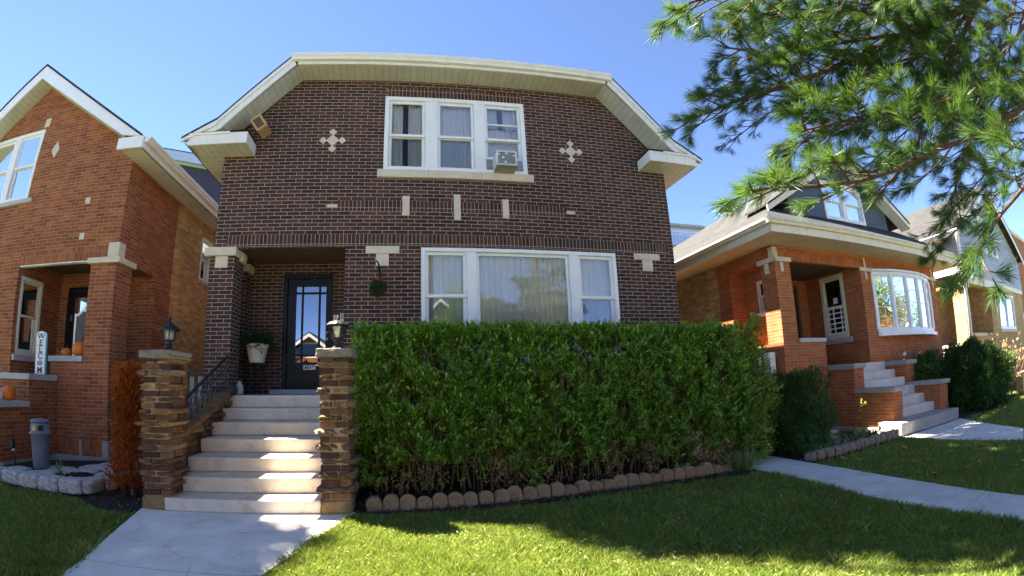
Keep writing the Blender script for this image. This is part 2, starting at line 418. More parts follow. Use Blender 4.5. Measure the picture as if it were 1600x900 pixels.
M['tree_leaf'] = leaf_mat('street_tree_leaves', [(0, (.035,.09,.02)), (.7, (.08,.14,.03)), (1, (.20,.20,.04))], .35)
M['grass'] = leaf_mat('grass_blades', [(0, (.062,.150,.024)), (.5, (.135,.225,.033)), (.8, (.26,.275,.058)), (1, (.50,.41,.18))], .3, .55, .25, (.40,.48,.05), 1.1)
M['grey_plastic'] = plain('grey_bin_plastic', (.13,.155,.20), .42, .08, 4, .08, 50)
M['grey_lid'] = plain('grey_lid_plastic', (.17,.185,.23), .42, .08, 4, .08, 50)
M['pumpkin'] = plain('pumpkin_skin', (.62,.155,.022), .45, .15, 9, .1, 40)
M['gourd'] = plain('white_pumpkin_skin', (.70,.68,.64), .5, .06, 9, .1, 40)
M['stem'] = plain('dry_stem', (.16,.13,.07), .85, .3, 20, .4, 60)
M['pot'] = plain('cream_ceramic', (.62,.58,.49), .5, .06, 6, .1, 50)
M['copper'] = plain('tan_wood', (.46,.27,.115), .6, .18, 10, .15, 60)
M['brown'] = plain('brown_mesh', (.11,.065,.04), .8, .2, 30, .3, 90)
M['brass'] = plain('brass', (.55,.42,.18), .3, .1, 9, 0, metal=1.0)
M['red'] = plain('red_bow', (.65,.02,.015), .5, .1, 9, .1)
M['ink'] = plain('dark_lettering', (.03,.035,.04), .6, .1, 9, 0)
M['sign_white'] = plain('sign_white', (.78,.80,.80), .55, .06, 14, .1, 60)
M['teal'] = plain('teal_edge', (.05,.25,.34), .55, .1, 9, .1)
M['mirror'] = plain('dark_mirror_glass', (.05,.06,.055), .22, .1, 5, 0, spec=.5)  # dark grey-green set as colour in place of the bright sky reflection
M['ac_grille'] = lines_mat('coil_grille', (.22,.23,.24), .018, 0, .5, .004, .3)
M['ac_body'] = plain('ac_body', (.62,.60,.55), .5, .1, 9, .1, 50)
M['grey_wood'] = plain('grey_wood', (.34,.33,.32), .8, .15, 9, .3, 50)
M['paper'] = plain('white_paper', (.8,.8,.78), .7, .03, 9, 0)
M['sticker'] = plain('orange_sticker', (.8,.42,.08), .6, .1, 9, 0)
M['asphalt'] = plain('asphalt', (.085,.083,.08), .9, .25, 3, .5, 120)
M['sky_blue_paint'] = plain('blue_grey_trim', (.45,.5,.56), .5, .05, 5, .05)
M['joint'] = plain('dark_joint', (.05,.045,.04), .95, .2, 20, .2)
t = NT('lawn_soil'); oc = t.coord('Object')
c = t.ramp(t.noise(oc, 9, 6, .7), [(.3, (.06,.085,.02)), (.55, (.10,.14,.03)), (.75, (.15,.16,.06))])
M['lawn'] = t.finish(t.mix(.5, c, t.ramp(t.noise(oc, .6, 4, .6), [(.3, (.35,.35,.35)), (.7, (.62,.62,.6))]), 'OVERLAY'), .95, t.bump(t.noise(oc, 60, 5, .7), 1.0, .03), .1)
SUN_E, SKY_S, EXPO, AIR, DUST, OZ, WB = 4.4, .15, 3.25, .155, .0, 2.6, 6800
# ------------------------------------------------------------------ building helpers
def rect_frame(mb, u0, v0, u1, v1, w0, w1, t, tb=None):
    tb = tb or t
    mb.box(u0, v0, w0, u1, v0+tb, w1); mb.box(u0, v1-t, w0, u1, v1, w1)
    mb.box(u0, v0+tb, w0, u0+t, v1-t, w1); mb.box(u1-t, v0+tb, w0, u1, v1-t, w1)
def sash(win, T, u0, u1, v0, v1, w, t=.05, glass='glass', mat='white', muntin=None, name='sash'):
    mb = MB(T); rect_frame(mb, u0, v0, u1, v1, w, w+.04, t)
    if muntin:
        nu, nv = muntin; g = .011
        for k in range(1, nu):
            x = u0+t+(u1-u0-2*t)*k/nu; mb.box(x-g, v0+t, w+.006, x+g, v1-t, w+.034)
        for k in range(1, nv):
            z = v0+t+(v1-v0-2*t)*k/nv
            xs = [u0+t] + [u0+t+(u1-u0-2*t)*q/nu for q in range(1, nu)] + [u1-t]
            for a in range(nu): mb.box(xs[a]+(g if a else 0), z-g, w+.006, xs[a+1]-(g if a < nu-1 else 0), z+g, w+.034)
    build(mb, name, M[mat], win, bevel=.005)
    mb = MB(T); mb.box(u0+t-.004, v0+t-.004, w+.016, u1-t+.004, v1-t+.004, w+.021)
    build(mb, 'pane', M[glass], win)
def drape(win, T, u0, u1, v0, v1, w, mat='curtain', folds=14, amp=.03, seed=0, name='curtain'):
    r = np.random.default_rng(seed); n = max(24, int((u1-u0)*60)); mb = MB(T); ph = r.uniform(0, 6.28, 3)
    top = []; bot = []
    for i in range(n+1):
        s = i/n; u = u0+(u1-u0)*s
        d = amp*(math.sin(s*folds*6.28+ph[0]+1.2*math.sin(s*9+ph[1])) + .5*math.sin(s*folds*2.3*6.28+ph[2]))
        top.append(mb.p((u, v1, w+d*.6))); bot.append(mb.p((u+.01*math.sin(s*20), v0, w+d*1.2)))
    for i in range(n): mb.f.append([bot[i], bot[i+1], top[i+1], top[i]])
    return build(mb, name, M[mat], win, smooth=True)
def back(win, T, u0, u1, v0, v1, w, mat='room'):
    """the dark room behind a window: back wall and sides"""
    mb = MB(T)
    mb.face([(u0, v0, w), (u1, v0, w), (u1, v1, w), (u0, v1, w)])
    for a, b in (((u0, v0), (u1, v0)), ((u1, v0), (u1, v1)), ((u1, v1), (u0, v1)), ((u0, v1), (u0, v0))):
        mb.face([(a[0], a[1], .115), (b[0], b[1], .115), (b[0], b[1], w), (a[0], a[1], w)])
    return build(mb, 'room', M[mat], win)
def stone(root, *b, mat='limestone', name='stone_block', bevel=.006):
    mb = MB()
    for q in b: mb.box(*q)
    return build(mb, name, M[mat], root, bevel=bevel)
def gutter_y(mb, x, y0, y1, z, sgn):
    """K-style gutter along Y, hung on a fascia at x, outward sgn"""
    pr = [(0, .0), (.07, .0), (.085, .035), (.12, .07), (.12, .11), (.105, .11), (.105, .10), (0, .10)]
    mb.prism([(x+sgn*a, y0, z+b) for a, b in pr], (0, y1-y0, 0))
def gutter_x(mb, y, x0, x1, z):
    pr = [(0, .0), (.07, .0), (.085, .035), (.12, .07), (.12, .11), (.105, .11), (.105, .10), (0, .10)]
    mb.prism([(x0, y-a, z+b) for a, b in pr], (x1-x0, 0, 0))

# ------------------------------------------------------------------ MAIN HOUSE
house = thing('brick_house', 'large dark brown brick house with a clipped gable, behind the hedge', 'house', (.83, 4, 0))
XL, XR = -3.22, 4.885
PO = (-2.85, 1.18, -1.025, 3.56); W1 = (.216, 1.62, 3.655, 3.554); W2 = (-.44, 4.944, 2.105, 6.452)
SB = (-3.02, 3.586, 4.80, 3.786); BAND = (-1.18, 4.19, 2.78, 4.385); WH = (-.42, 6.454, 2.08, 6.655)
FP = lambda u, v, w: (u, w, v)
fac = [(XL, 0), (XR, 0), (XR, 5.40), (3.62, 6.80), (-1.96, 6.80), (XL, 5.40)]
mb = MB(); mb.panel(fac, [PO, W1, W2, SB, BAND, WH], FP, .115, nodepth=(3, 4, 5))
mb.panel([(0, 0), (14, 0), (14, 5.40), (0, 5.40)], [], lambda u, v, w: (XL, u, v))
mb.panel([(0, 0), (14, 0), (14, 5.40), (0, 5.40)], [], lambda u, v, w: (XR, u, v))
mb.face([(XL, 14, 0), (XR, 14, 0), (XR, 14, 5.4), (.83, 14, 9.9), (XL, 14, 5.4)])
build(mb, 'wall', M['brick_dark'], house)
mb = MB()
for b in (SB, BAND, WH): mb.panel([(b[0], b[1]), (b[2], b[1]), (b[2], b[3]), (b[0], b[3])], [], FP)
build(mb, 'soldier_course', M['brick_dark_soldier'], house, swap=True)
# accents
for x0, z0, x1, z1 in ((-.1, 4.12, .02, 4.47), (.77, 4.05, .885, 4.52), (1.615, 4.11, 1.725, 4.46), (-1.36, 4.255, -1.182, 4.305), (2.782, 4.255, 2.94, 4.305)):
    stone(house, (x0, -.012, z0, x1, .03, z1), name='keystone', bevel=.004)
for cx, cz in ((-1.33, 5.52), (2.965, 5.515)):
    mb = MB(); 
    for dx, dz, r in ((0, 0, .115), (0, .165, .07), (0, -.165, .07), (-.165, 0, .07), (.165, 0, .07)):
        mb.prism([(cx+dx-r, -.012, cz+dz), (cx+dx, -.012, cz+dz-r), (cx+dx+r, -.012, cz+dz), (cx+dx, -.012, cz+dz+r)], (0, .04, 0))
    build(mb, 'diamond_ornament', M['limestone'], house, bevel=.004)
stone(house, (-.69, -.02, 3.445, -.14, .03, 3.572), name='stone_cap'); stone(house, (-.52, -.012, 3.235, -.31, .03, 3.443), name='stone_block')
stone(house, (4.03, -.02, 3.455, 4.56, .03, 3.572), name='stone_cap'); stone(house, (4.19, -.012, 3.245, 4.405, .03, 3.453), name='stone_block')
# pier and porch
mb = MB()
mb.face([(-2.85, .1155, 1.18), (-2.85, .40, 1.18), (-2.85, .40, 3.56), (-2.85, .1155, 3.56)])
mb.face([(-2.85, .40, 1.18), (XL, .40, 1.18), (XL, .40, 3.56), (-2.85, .40, 3.56)])
mb.face([(XL-.001, .0, .0), (XL-.06, .0, .0), (XL-.06, .0, 3.42), (XL-.001, .0, 3.42)]); mb.face([(XL-.06, 0, 0), (XL-.06, .4, 0), (XL-.06, .4, 3.42), (XL-.06, 0, 3.42)])
mb.panel([(XL, 1.18), (-1.025, 1.18), (-1.025, 3.60), (XL, 3.60)], [(-2.33, 1.27, -1.39, 3.40)], lambda u, v, w: (u, 1.10+w, v), .10)
mb.face([(-1.025, .1155, 1.18), (-1.025, 1.1, 1.18), (-1.025, 1.1, 3.6), (-1.025, .1155, 3.6)])
mb.box(-3.20, .86, 1.18, -2.95, 1.095, 3.4)
build(mb, 'porch_wall', M['brick_dark'], house)
stone(house, (-3.36, -.05, 3.432, -2.82, .20, 3.575), (-2.97, .2005, 3.40, -2.80, .42, 3.56), name='pier_cap'); stone(house, (-3.18, -.012, 3.232, -2.965, .03, 3.430), name='stone_block')
stone(house, (-3.25, .84, 3.405, -2.90, 1.09, 3.54), name='pier_cap')
mb = MB(); mb.box(-3.2, .118, 3.60, -1.026, 1.098, 3.68); build(mb, 'porch_ceiling', M['brown'], house, bevel=.005)
mb = MB(); mb.box(-2.845, .002, 3.565, -1.03, .114, 3.5845); build(mb, 'lintel_angle', M['copper'], house)
mb = MB(); mb.box(-2.84, -.24, 1.02, -1.03, 1.098, 1.178); build(mb, 'porch_floor', M['step'], house, bevel=.012)
stone(house, (-2.50, .93, 1.18, -1.30, 1.095, 1.262), mat='limestone_grey', name='door_sill')
# door
mb = MB(FRONT(1.10)); rect_frame(mb, -2.327, 1.268, -1.393, 3.398, -.02, .06, .085, .02)
door = build(mb, 'door', M['black_paint'], house, bevel=.006)
D0, D1, DB, DT = -2.24, -1.478, 1.29, 3.31
T = FRONT(1.12); mb = MB(T)
gx = [(-2.085, -1.985), (-1.945, -1.665), (-1.625, -1.525)]; gz = [(1.755, 1.865), (1.905, 3.02), (3.06, 3.165)]
mb.box(D0, DB, 0, D1, 1.755, .04); mb.box(D0, 3.165, 0, D1, DT, .04); mb.box(D0, 1.755, 0, -2.085, 3.165, .04); mb.box(-1.525, 1.755, 0, D1, 3.165, .04)
for a, b in ((-1.985, -1.945), (-1.665, -1.625)): mb.box(a, 1.755, .004, b, 3.165, .036)
for a, b in ((1.865, 1.905), (3.02, 3.06)):
    for u0, u1 in gx: mb.box(u0, a, .004, u1, b, .036)
mb.box(-2.15, 1.36, -.012, -1.57, 1.385, 0); mb.box(-2.15, 1.55, -.012, -1.57, 1.575, 0)
build(mb, 'door_leaf', M['black_paint'], door, bevel=.004)
mb = MB(T); mb.box(-2.09, 1.75, .018, -1.52, 3.17, .024); build(mb, 'pane', M['glass_mirror'], door)
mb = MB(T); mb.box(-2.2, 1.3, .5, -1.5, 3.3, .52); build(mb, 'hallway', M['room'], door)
mb = MB(T)
mb.lathe((0, 0, 0), [(.02, 0), (.02, .01)], 4)
mb = MB(); mb.box(-1.50, 1.095, 2.10, -1.455, 1.119, 2.32); build(mb, 'handle_plate', M['black_metal'], door, bevel=.004)
mb = MB(frame((-1.478, 1.09, 2.30), (1,0,0), (0,0,1), (0,-1,0))); mb.lathe((0,0,0), [(.022,-.01),(.024,.01),(.015,.02)], 14)
build(mb, 'deadbolt', M['brass'], door, smooth=True)
mb = MB(frame((-1.478, 1.09, 2.17), (1,0,0), (0,0,1), (0,-1,0))); mb.lathe((0,0,0), [(.012,-.01),(.012,.03),(.028,.035),(.032,.055),(.022,.07)], 14)
build(mb, 'door_knob', M['brass'], door, smooth=True)
def text_part(txt, size, T, name, mat, parent, depth=.004, align='CENTER', offset=0.0):
    cu = bpy.data.curves.new(name, 'FONT'); cu.body = txt; cu.size = size; cu.align_x = align; cu.align_y = 'CENTER'; cu.extrude = depth; cu.offset = offset
    o = bpy.data.objects.new(name + '_tmp', cu); COL.objects.link(o)
    dg = bpy.context.evaluated_depsgraph_get(); me = bpy.data.meshes.new_from_object(o.evaluated_get(dg))
    bpy.data.objects.remove(o); 
    me.transform(Matrix.Translation(-WL[parent]) @ T); me.materials.clear()
    return link(name, me, M[mat], parent)
mb = MB(T); mb.box(-1.925, 1.62, -.012, -1.695, 1.705, -.001); plate = build(mb, 'number_plate', M['paper'], door, bevel=.003)
text_part('6519', .082, frame((-1.81, 1.106, 1.662), (1.12,0,0), (0,0,1), (0,-1,0)), 'house_number', 'ink', door, .0015, offset=.003)
# mail boxes right of the door
mbx = thing('mailbox', 'small wall mailbox with white labels beside the black door', 'mailbox', (-1.24, 1.06, 2.5))
mb = MB(); mb.box(-1.375, .985, 2.42, -1.06, 1.096, 2.66); mb.box(-1.385, .975, 2.662, -1.05, 1.096, 2.685); build(mb, 'box', M['brown'], mbx, bevel=.006)
mb = MB(); mb.box(-1.355, .975, 2.45, -1.262, .984, 2.60); build(mb, 'label_plate', M['paper'], mbx)
text_part('S', .12, frame((-1.308, .974, 2.527), (1,0,0), (0,0,1), (0,-1,0)), 'letter', 'ink', mbx, .001)
mb = MB(); mb.box(-1.235, .978, 2.44, -1.075, .984, 2.63); build(mb, 'newspaper', M['paper'], mbx)
mb = MB()
for k, (a, b, c, d) in enumerate(((-1.22, 2.585, -1.15, 2.61), (-1.22, 2.53, -1.17, 2.57), (-1.15, 2.46, -1.09, 2.56), (-1.22, 2.46, -1.17, 2.49))): mb.box(a, .975, b, c, .9775, d)
build(mb, 'print', M['grey_wood'], mbx)

# --- upper triple window
T = FRONT(.0)
mb = MB(T); u0, v0, u1, v1 = W2
rect_frame(mb, u0+.002, v0+.002, u1-.002, v1-.002, -.015, .10, .075)
mb.box(.28, v0+.077, -.005, .50, v1-.077, .10); mb.box(1.16, v0+.077, -.005, 1.36, v1-.077, .10)
win = build(mb, 'window', M['white'], house, bevel=.006)
zs = (v0+.077, v1-.077); zm = 5.66
for k, (a, b) in enumerate(((-.363, .278), (.502, 1.158), (1.362, 2.028))):
    sash(win, T, a, b, zm-.02, zs[1], .03, .05)
    if k < 2: sash(win, T, a, b, zs[0], zm+.025, .075, .055, 'glass_screen')
    back(win, T, a, b, zs[0], zs[1], .75, 'room_light')
sash(win, T, 1.362, 2.028, 5.28, zm+.025, .075, .05)
mb = MB(T); mb.box(1.40, 5.96, .028, 1.99, 5.99, .066); build(mb, 'rail', M['white'], win, bevel=.004)
for a, b in ((1.364, 1.47), (1.84, 2.026)): mb = MB(T); mb.box(a, zs[0], .085, b, 5.279, .10); build(mb, 'side_panel', M['grey_wood'], win)
drape(win, T, -.40, -.12, 4.9, 6.5, .15, 'curtain_blue', 4, .02, 1); drape(win, T, -.02, .25, 4.9, 6.5, .15, 'curtain_blue', 5, .02, 2); drape(win, T, -.41, .3, 4.9, 6.5, .24, 'gap_blue', 6, .02, 3)
drape(win, T, .49, 1.17, 4.9, 6.5, .15, 'curtain_blue', 11, .018, 4)
drape(win, T, 1.35, 1.62, 5.95, 6.5, .15, 'curtain_blue', 2, .02, 5); drape(win, T, 1.72, 2.04, 5.95, 6.5, .15, 'curtain_blue', 3, .02, 6); drape(win, T, 1.35, 2.04, 4.9, 5.97, .2, 'curtain_blue', 3, .02, 7)
for k, (a, b) in enumerate(((-.535, .335), (.339, 1.255), (1.259, 2.195))):
    stone(house, (a, -.06, 4.80, b, .10, 4.942), name='sill')
# --- picture window
mb = MB(T); u0, v0, u1, v1 = W1
rect_frame(mb, u0+.002, v0+.002, u1-.002, v1-.002, -.015, .10, .065)
mb.box(.965, v0+.067, -.005, 1.125, v1-.067, .10); mb.box(2.755, v0+.067, -.005, 2.925, v1-.067, .10)
win = build(mb, 'window', M['white'], house, bevel=.006)
zs = (v0+.067, v1-.067)
for a, b in ((.283, .963), (2.927, 3.588)):
    sash(win, T, a, b, 2.72, zs[1], .03, .055); sash(win, T, a, b, zs[0], 2.77, .075, .06, 'glass_screen')
sash(win, T, 1.127, 2.753, zs[0], zs[1], .04, .05, name='picture_sash')
for a, b in ((.283, .963), (1.127, 2.753), (2.927, 3.588)): back(win, T, a, b, zs[0], zs[1], .8, 'room_light')
drape(win, T, .25, .99, 1.55, 3.56, .15, 'curtain', 8, .016, 11); drape(win, T, 1.10, 2.78, 1.55, 3.56, .15, 'curtain', 16, .024, 12); drape(win, T, 2.90, 3.62, 1.55, 3.56, .15, 'curtain', 8, .016, 13)
stone(house, (.1, -.06, 1.48, 3.78, .10, 1.618), name='sill')

# --- roof
def pr(x0, x1):          # mirrored profile of roof top, x measured from the centre line
    return x0
C0 = .83
prof = [(4.66, 5.40), (4.05, 5.74), (2.90, 6.985), (0, 10.2)]     # half widths / heights
yF = -.47
mb = MB()
for sg in (-1, 1):
    q = [(C0+sg*a, z) for a, z in prof]
    for k in range(2): 
        pts = [(q[k][0], yF, q[k][1]), (q[k+1][0], yF, q[k+1][1]), (q[k+1][0], 14.3, q[k+1][1]), (q[k][0], 14.3, q[k][1])]
        mb.prism(pts if sg < 0 else pts[::-1], (0, 0, -.05))
    pts = [(q[2][0], yF, q[2][1]), (C0, 4.6, 10.2), (C0, 14.3, 10.2), (q[2][0], 14.3, q[2][1])]
    mb.face(pts if sg < 0 else pts[::-1])
mb.face([(C0-2.90, yF, 6.985), (C0+2.90, yF, 6.985), (C0, 4.6, 10.2)])
mb.box(C0-2.9, yF-.02, 6.955, C0+2.9, yF+.1, 6.98)
mb.face([(C0-4.05, 14.3, 5.74), (C0, 14.3, 10.2), (C0+4.05, 14.3, 5.74)])
build(mb, 'roof', M['shingle_dark'], house)
# rake fascia, front fascia, gutters
for sg in (-1, 1):
    mb = MB()
    top = [(C0+sg*a, z-.052) for a, z in prof[:3]]
    bot = [(C0+sg*4.52, 5.232), (C0+sg*4.0, 5.535-.01), (C0+sg*2.82, 6.80-.002)]
    for k in range(2):
        mb.prism([(top[k][0], yF+.02, top[k][1]), (top[k+1][0], yF+.02, top[k+1][1]), (bot[k+1][0], yF+.02, bot[k+1][1]), (bot[k][0], yF+.02, bot[k][1])], (0, .035, 0))
        d = .10
        mb.prism([(top[k][0], yF-.008, top[k][1]), (top[k+1][0], yF-.008, top[k+1][1]), (top[k+1][0], yF-.008, top[k+1][1]-d), (top[k][0], yF-.008, top[k][1]-d*.6)], (0, .027, 0))
    build(mb, 'rake_fascia', M['white_metal'], house, bevel=.004)
mb = MB(); mb.box(C0-2.80, yF+.021, 6.80, C0+2.80, yF+.055, 6.952); build(mb, 'front_fascia', M['white_metal'], house, bevel=.004)
mb = MB(); gutter_x(mb, yF+.02, C0-2.90, C0+2.90, 6.845); build(mb, 'gutter', M['white_metal'], house, bevel=.004)
for sg in (-1, 1):
    mb = MB(); gutter_y(mb, C0+sg*4.525, yF+.02, 14.2, 5.30, sg); mb.box(C0+sg*4.49, yF+.056, 5.232, C0+sg*4.525, 14.2, 5.40)
    build(mb, 'gutter', M['white_metal'], house, bevel=.004)
mb = MB()
mb.face([(C0-2.79, yF+.05, 6.80), (C0-2.79, .0, 6.80), (C0+2.79, .0, 6.80), (C0+2.79, yF+.05, 6.80)])
for sg in (-1, 1): mb.face([(C0+sg*4.52, yF+.05, 5.232), (C0+sg*4.52, 0, 5.232), (C0+sg*3.50, 0, 5.232), (C0+sg*3.50, yF+.05, 5.232)][::-sg])
build(mb, 'soffit', M['soffit_u'], house)
mb = MB()
for sg in (-1, 1):
    P = [(2.79, 6.80), (4.0, 5.525+.0), (4.15, 5.38)]
    for k in range(2):
        a, b = P[k], P[k+1]
        mb.face([(C0+sg*a[0], yF+.05, a[1]), (C0+sg*a[0], 0, a[1]), (C0+sg*b[0], 0, b[1]), (C0+sg*b[0], yF+.05, b[1])][::sg])
    mb.face([(C0+sg*4.52, 0, 5.231), (C0+sg*4.52, 14, 5.231), (C0+sg*4.05, 14, 5.231), (C0+sg*4.05, 0, 5.231)][::-sg])
build(mb, 'soffit', M['soffit_v'], house)
# cornice returns
for sg in (-1, 1):
    xo, xi = C0+sg*4.52, C0+sg*3.50
    mb = MB(); a, b = min(xo, xi), max(xo, xi)
    mb.box(a, yF+.018, 5.2345, b, yF+.052, 5.44); e = xi if sg < 0 else xi
    mb.box(xi-sg*.0, yF+.052, 5.2345, xi+sg*.03, -.002, 5.44)
    mb.box(a+.3*(sg > 0), yF-.006, 5.405, b-.3*(sg < 0)+.0, yF+.017, 5.455)
    ret = build(mb, 'cornice_return', M['white_metal'], house, bevel=.004)
    mb = MB(); i2 = xi - sg*.02
    mb.face([(xo, yF-.01, 5.457), (i2, yF-.01, 5.457), (xi+sg*.30, -.003, 5.72), (xo, -.003, 5.72)][::-sg])
    mb.face([(i2, yF-.01, 5.457), (i2, -.003, 5.457), (xi+sg*.30, -.003, 5.72)][::-sg])
    mb.face([(i2, yF-.01, 5.45), (xo, yF-.01, 5.45), (xo, -.003, 5.45), (i2, -.003, 5.45)])
    build(mb, 'return_roof', M['shingle_dark'], ret)
# wooden box under the left eave
bx = thing('wooden_box', 'tilted tan wooden box with brown mesh front under the left eave', 'box', (-2.56, -.12, 5.70))
T = frame((-2.56, -.32, 5.70), (.80, -.05, .60), (-.58, -.05, .81), (.0, 1, .06))
mb = MB(T); rect_frame(mb, -.105, -.135, .105, .135, 0, .05, .038); mb.box(-.10, -.13, .05, .10, .13, .30); build(mb, 'case', M['copper'], bx, bevel=.006)
mb = MB(T); mb.box(-.068, -.098, .02, .068, .098, .03); build(mb, 'mesh_front', M['brown'], bx)
mb = MB(); mb.tube([(-2.56, -.1, 5.62), (-2.56, .0, 5.55)], .015); build(mb, 'bracket', M['black_metal'], bx)

# window air conditioner
ac = thing('air_conditioner', 'white window air conditioner hanging out of the upper right sash', 'air conditioner', (1.65, -.1, 4.96))
mb = MB(); rect_frame_T = FRONT(-.33)
mb = MB(rect_frame_T); rect_frame(mb, 1.475, 4.955, 1.835, 5.235, 0, .05, .028); mb.box(1.48, 4.96, .05, 1.83, 5.23, .40); build(mb, 'case', M['ac_body'], ac, bevel=.008)
mb = MB(rect_frame_T); mb.box(1.50, 4.98, .02, 1.81, 5.21, .03); build(mb, 'grille', M['ac_grille'], ac)
for a, b in ((1.515, 5.165), (1.65, 5.185), (1.785, 5.15), (1.63, 5.02), (1.59, 5.11)): mb = MB(rect_frame_T); mb.prism([(a-.022, b-.008, .012), (a+.02, b-.014, .012), (a+.024, b+.012, .012), (a-.012, b+.014, .012)], (0, 0, .006)); build(mb, 'torn_paper', M['paper'], ac)
mb = MB(); mb.box(1.47, -.34, 4.946, 1.84, .06, 4.954); build(mb, 'tray', M['grey_wood'], ac)

# hanging flower ball
hb = thing('hanging_plant', 'small round plant ball with a red bow on a black wall bracket', 'hanging plant', (-.47, -.1, 2.84))
mb = MB(); mb.tube([(-.44, .0, 3.12), (-.44, -.03, 3.12), (-.47, -.13, 3.24), (-.50, -.16, 3.28)], .013); mb.tube([(-.44, -.01, 3.0), (-.45, -.08, 3.08), (-.48, -.14, 3.20)], .009); mb.tube([(-.44, -.012, 2.96), (-.44, -.012, 3.16)], .011); mb.tube([(-.475, -.12, 2.94), (-.47, -.11, 3.2)], .005)
build(mb, 'bracket', M['black_metal'], hb)
mb = MB()
for k in range(5): mb.rock((-.487+.02*math.cos(k*1.3), -.14+.01*math.sin(k), 2.985+.022*math.sin(k*1.3)), (.035, .03, .03), k, .2, 2)
build(mb, 'bow', M['red'], hb, smooth=True)
# ------------------------------------------------------------------ foliage helpers
def nrm(a): return a/np.maximum(np.linalg.norm(a, axis=-1, keepdims=True), 1e-9)
def leaves(P, D, N, L, W, fold=.22, droop=.0):
    P = np.asarray(P); D = nrm(D); s = nrm(np.cross(D, N)); n = nrm(np.cross(s, D))
    L = np.asarray(L).reshape(-1, 1)*np.ones((len(P), 1)); W = np.asarray(W).reshape(-1, 1)*np.ones((len(P), 1))
    a = P; m = P + D*L*.48 + n*fold*W
    b = m - s*W/2; c = P + D*L - n*droop*L; d = m + s*W/2
    return np.stack([a, b, c, d], 1).reshape(-1, 3)
def rdir(n): return nrm(rng.normal(size=(n, 3)))
def sprigs(P, D, ln, k, L, W, spread=.9, fold=.22):
    """k leaves spiralling along each twig"""
    n = len(P); D = nrm(D); R = rdir(n); u = nrm(np.cross(D, R)); v = np.cross(D, u); out = []
    for j in range(k):
        t = (j+.3)/k; a = j*2.4 + rng.uniform(-.3, .3, n)
        r = u*np.cos(a)[:, None] + v*np.sin(a)[:, None]
        d = nrm(D*(.55+.5*t) + r*spread*(1.1-.6*t) + rng.normal(size=(n, 3))*.12)
        sc = rng.uniform(.7, 1.15, n)*(1-.25*abs(t-.5))
        out.append(leaves(P + D*(np.asarray(ln).reshape(-1, 1)*t), d, D*.7 + np.array([0, 0, .5]), L*sc, W*sc, fold))
    return np.concatenate(out)
def stems_mb(mb, base, n, h, spread, r=.006, lean=.3, seed=0):
    q = np.random.default_rng(seed)
    for k in range(n):
        x, y = base[0]+q.uniform(-spread[0], spread[0]), base[1]+q.uniform(-spread[1], spread[1]); z = base[2]
        pts = [(x, y, z)]; dx, dy = q.uniform(-lean, lean, 2)
        for i in range(1, 5):
            x += dx*h/4 + q.uniform(-.03, .03)*h; y += dy*h/4 + q.uniform(-.03, .03)*h; z += h/4; pts.append((x, y, z))
        mb.tube(pts, r*q.uniform(.7, 1.4), 5, r*.4)
        for i in (2, 3):
            p = Vector(pts[i]); a = q.uniform(0, 6.28)
            mb.tube([p, p + Vector((math.cos(a)*.12*h, math.sin(a)*.12*h, .18*h))], r*.5, 4, r*.25)
def blob_shrub(c, size, n, L, W, k=6, ln=.1, power=2.3, up=.4, lump=.14, seed=0, inner=.35):
    """leaf sprigs spread through the outer shell of an uneven rounded volume"""
    q = np.random.default_rng(seed); d = nrm(q.normal(size=(n, 3))); d[:, 2] = np.where(d[:, 2] < -.75, -d[:, 2], d[:, 2])
    lum = np.zeros(n)
    for i in range(7):
        w = nrm(q.normal(size=3)); lum += lump*np.sin(q.uniform(3, 7)*(d@w)*1.7 + q.uniform(0, 6.28))*.6
    sup = (np.abs(d)**power).sum(1)**(-1/power)
    r = (1 + lum)*sup*(1 - inner*q.uniform(0, 1, n)**2.2)
    P = d*r[:, None]*np.array(size)/2 + np.array(c)
    D = nrm(d*1.0 + np.array([0, 0, up]) + q.normal(size=(n, 3))*.35)
    return sprigs(P, D, ln*q.uniform(.6, 1.3, n), k, L, W)

# hanging ball foliage (main house)
d = rdir(260); d = d
npart(sprigs(np.array([-.47, -.12, 2.84]) + d*.075, d + np.array([0, 0, .2]), .05, 5, .05, .014), 4, 'foliage', M['pot_leaf'], hb)

# ------------------------------------------------------------------ LEFT HOUSE
lh = thing('red_brick_house', 'red brick gabled house with pumpkins on its porch, at the left edge', 'house', (-8.6, 4, 0))
X1 = -5.02; YB = 1.75
rake = lambda x: 7.40 - (x+7.78)*.76          # wall line under the right rake
xl = -13.2; ax = -9.1
FP = lambda u, v, w: (u, w, v)
porch = (-7.40, .0, -5.56, 3.455)
uw = (-9.35, 4.80, -7.52, 6.35)
sol = (-7.40, 3.455, -5.06, 3.71)
apz = rake(ax)
fac = [(xl, 0), (X1, 0), (X1, 5.30), (ax, apz), (xl, 5.30)]
apx = -7.79
fac = [(xl, 0), (X1, 0), (X1, 5.30), (apx, 7.41), (-8.6, 7.36), (xl, 4.6)]
fac = [(-10.8, 0), (X1, 0), (X1, 5.60), (apx, 7.46), (-10.8, 5.15)]
mb = MB(); mb.panel(fac, [porch, uw, sol], FP, .12, nodepth=(0, 2))
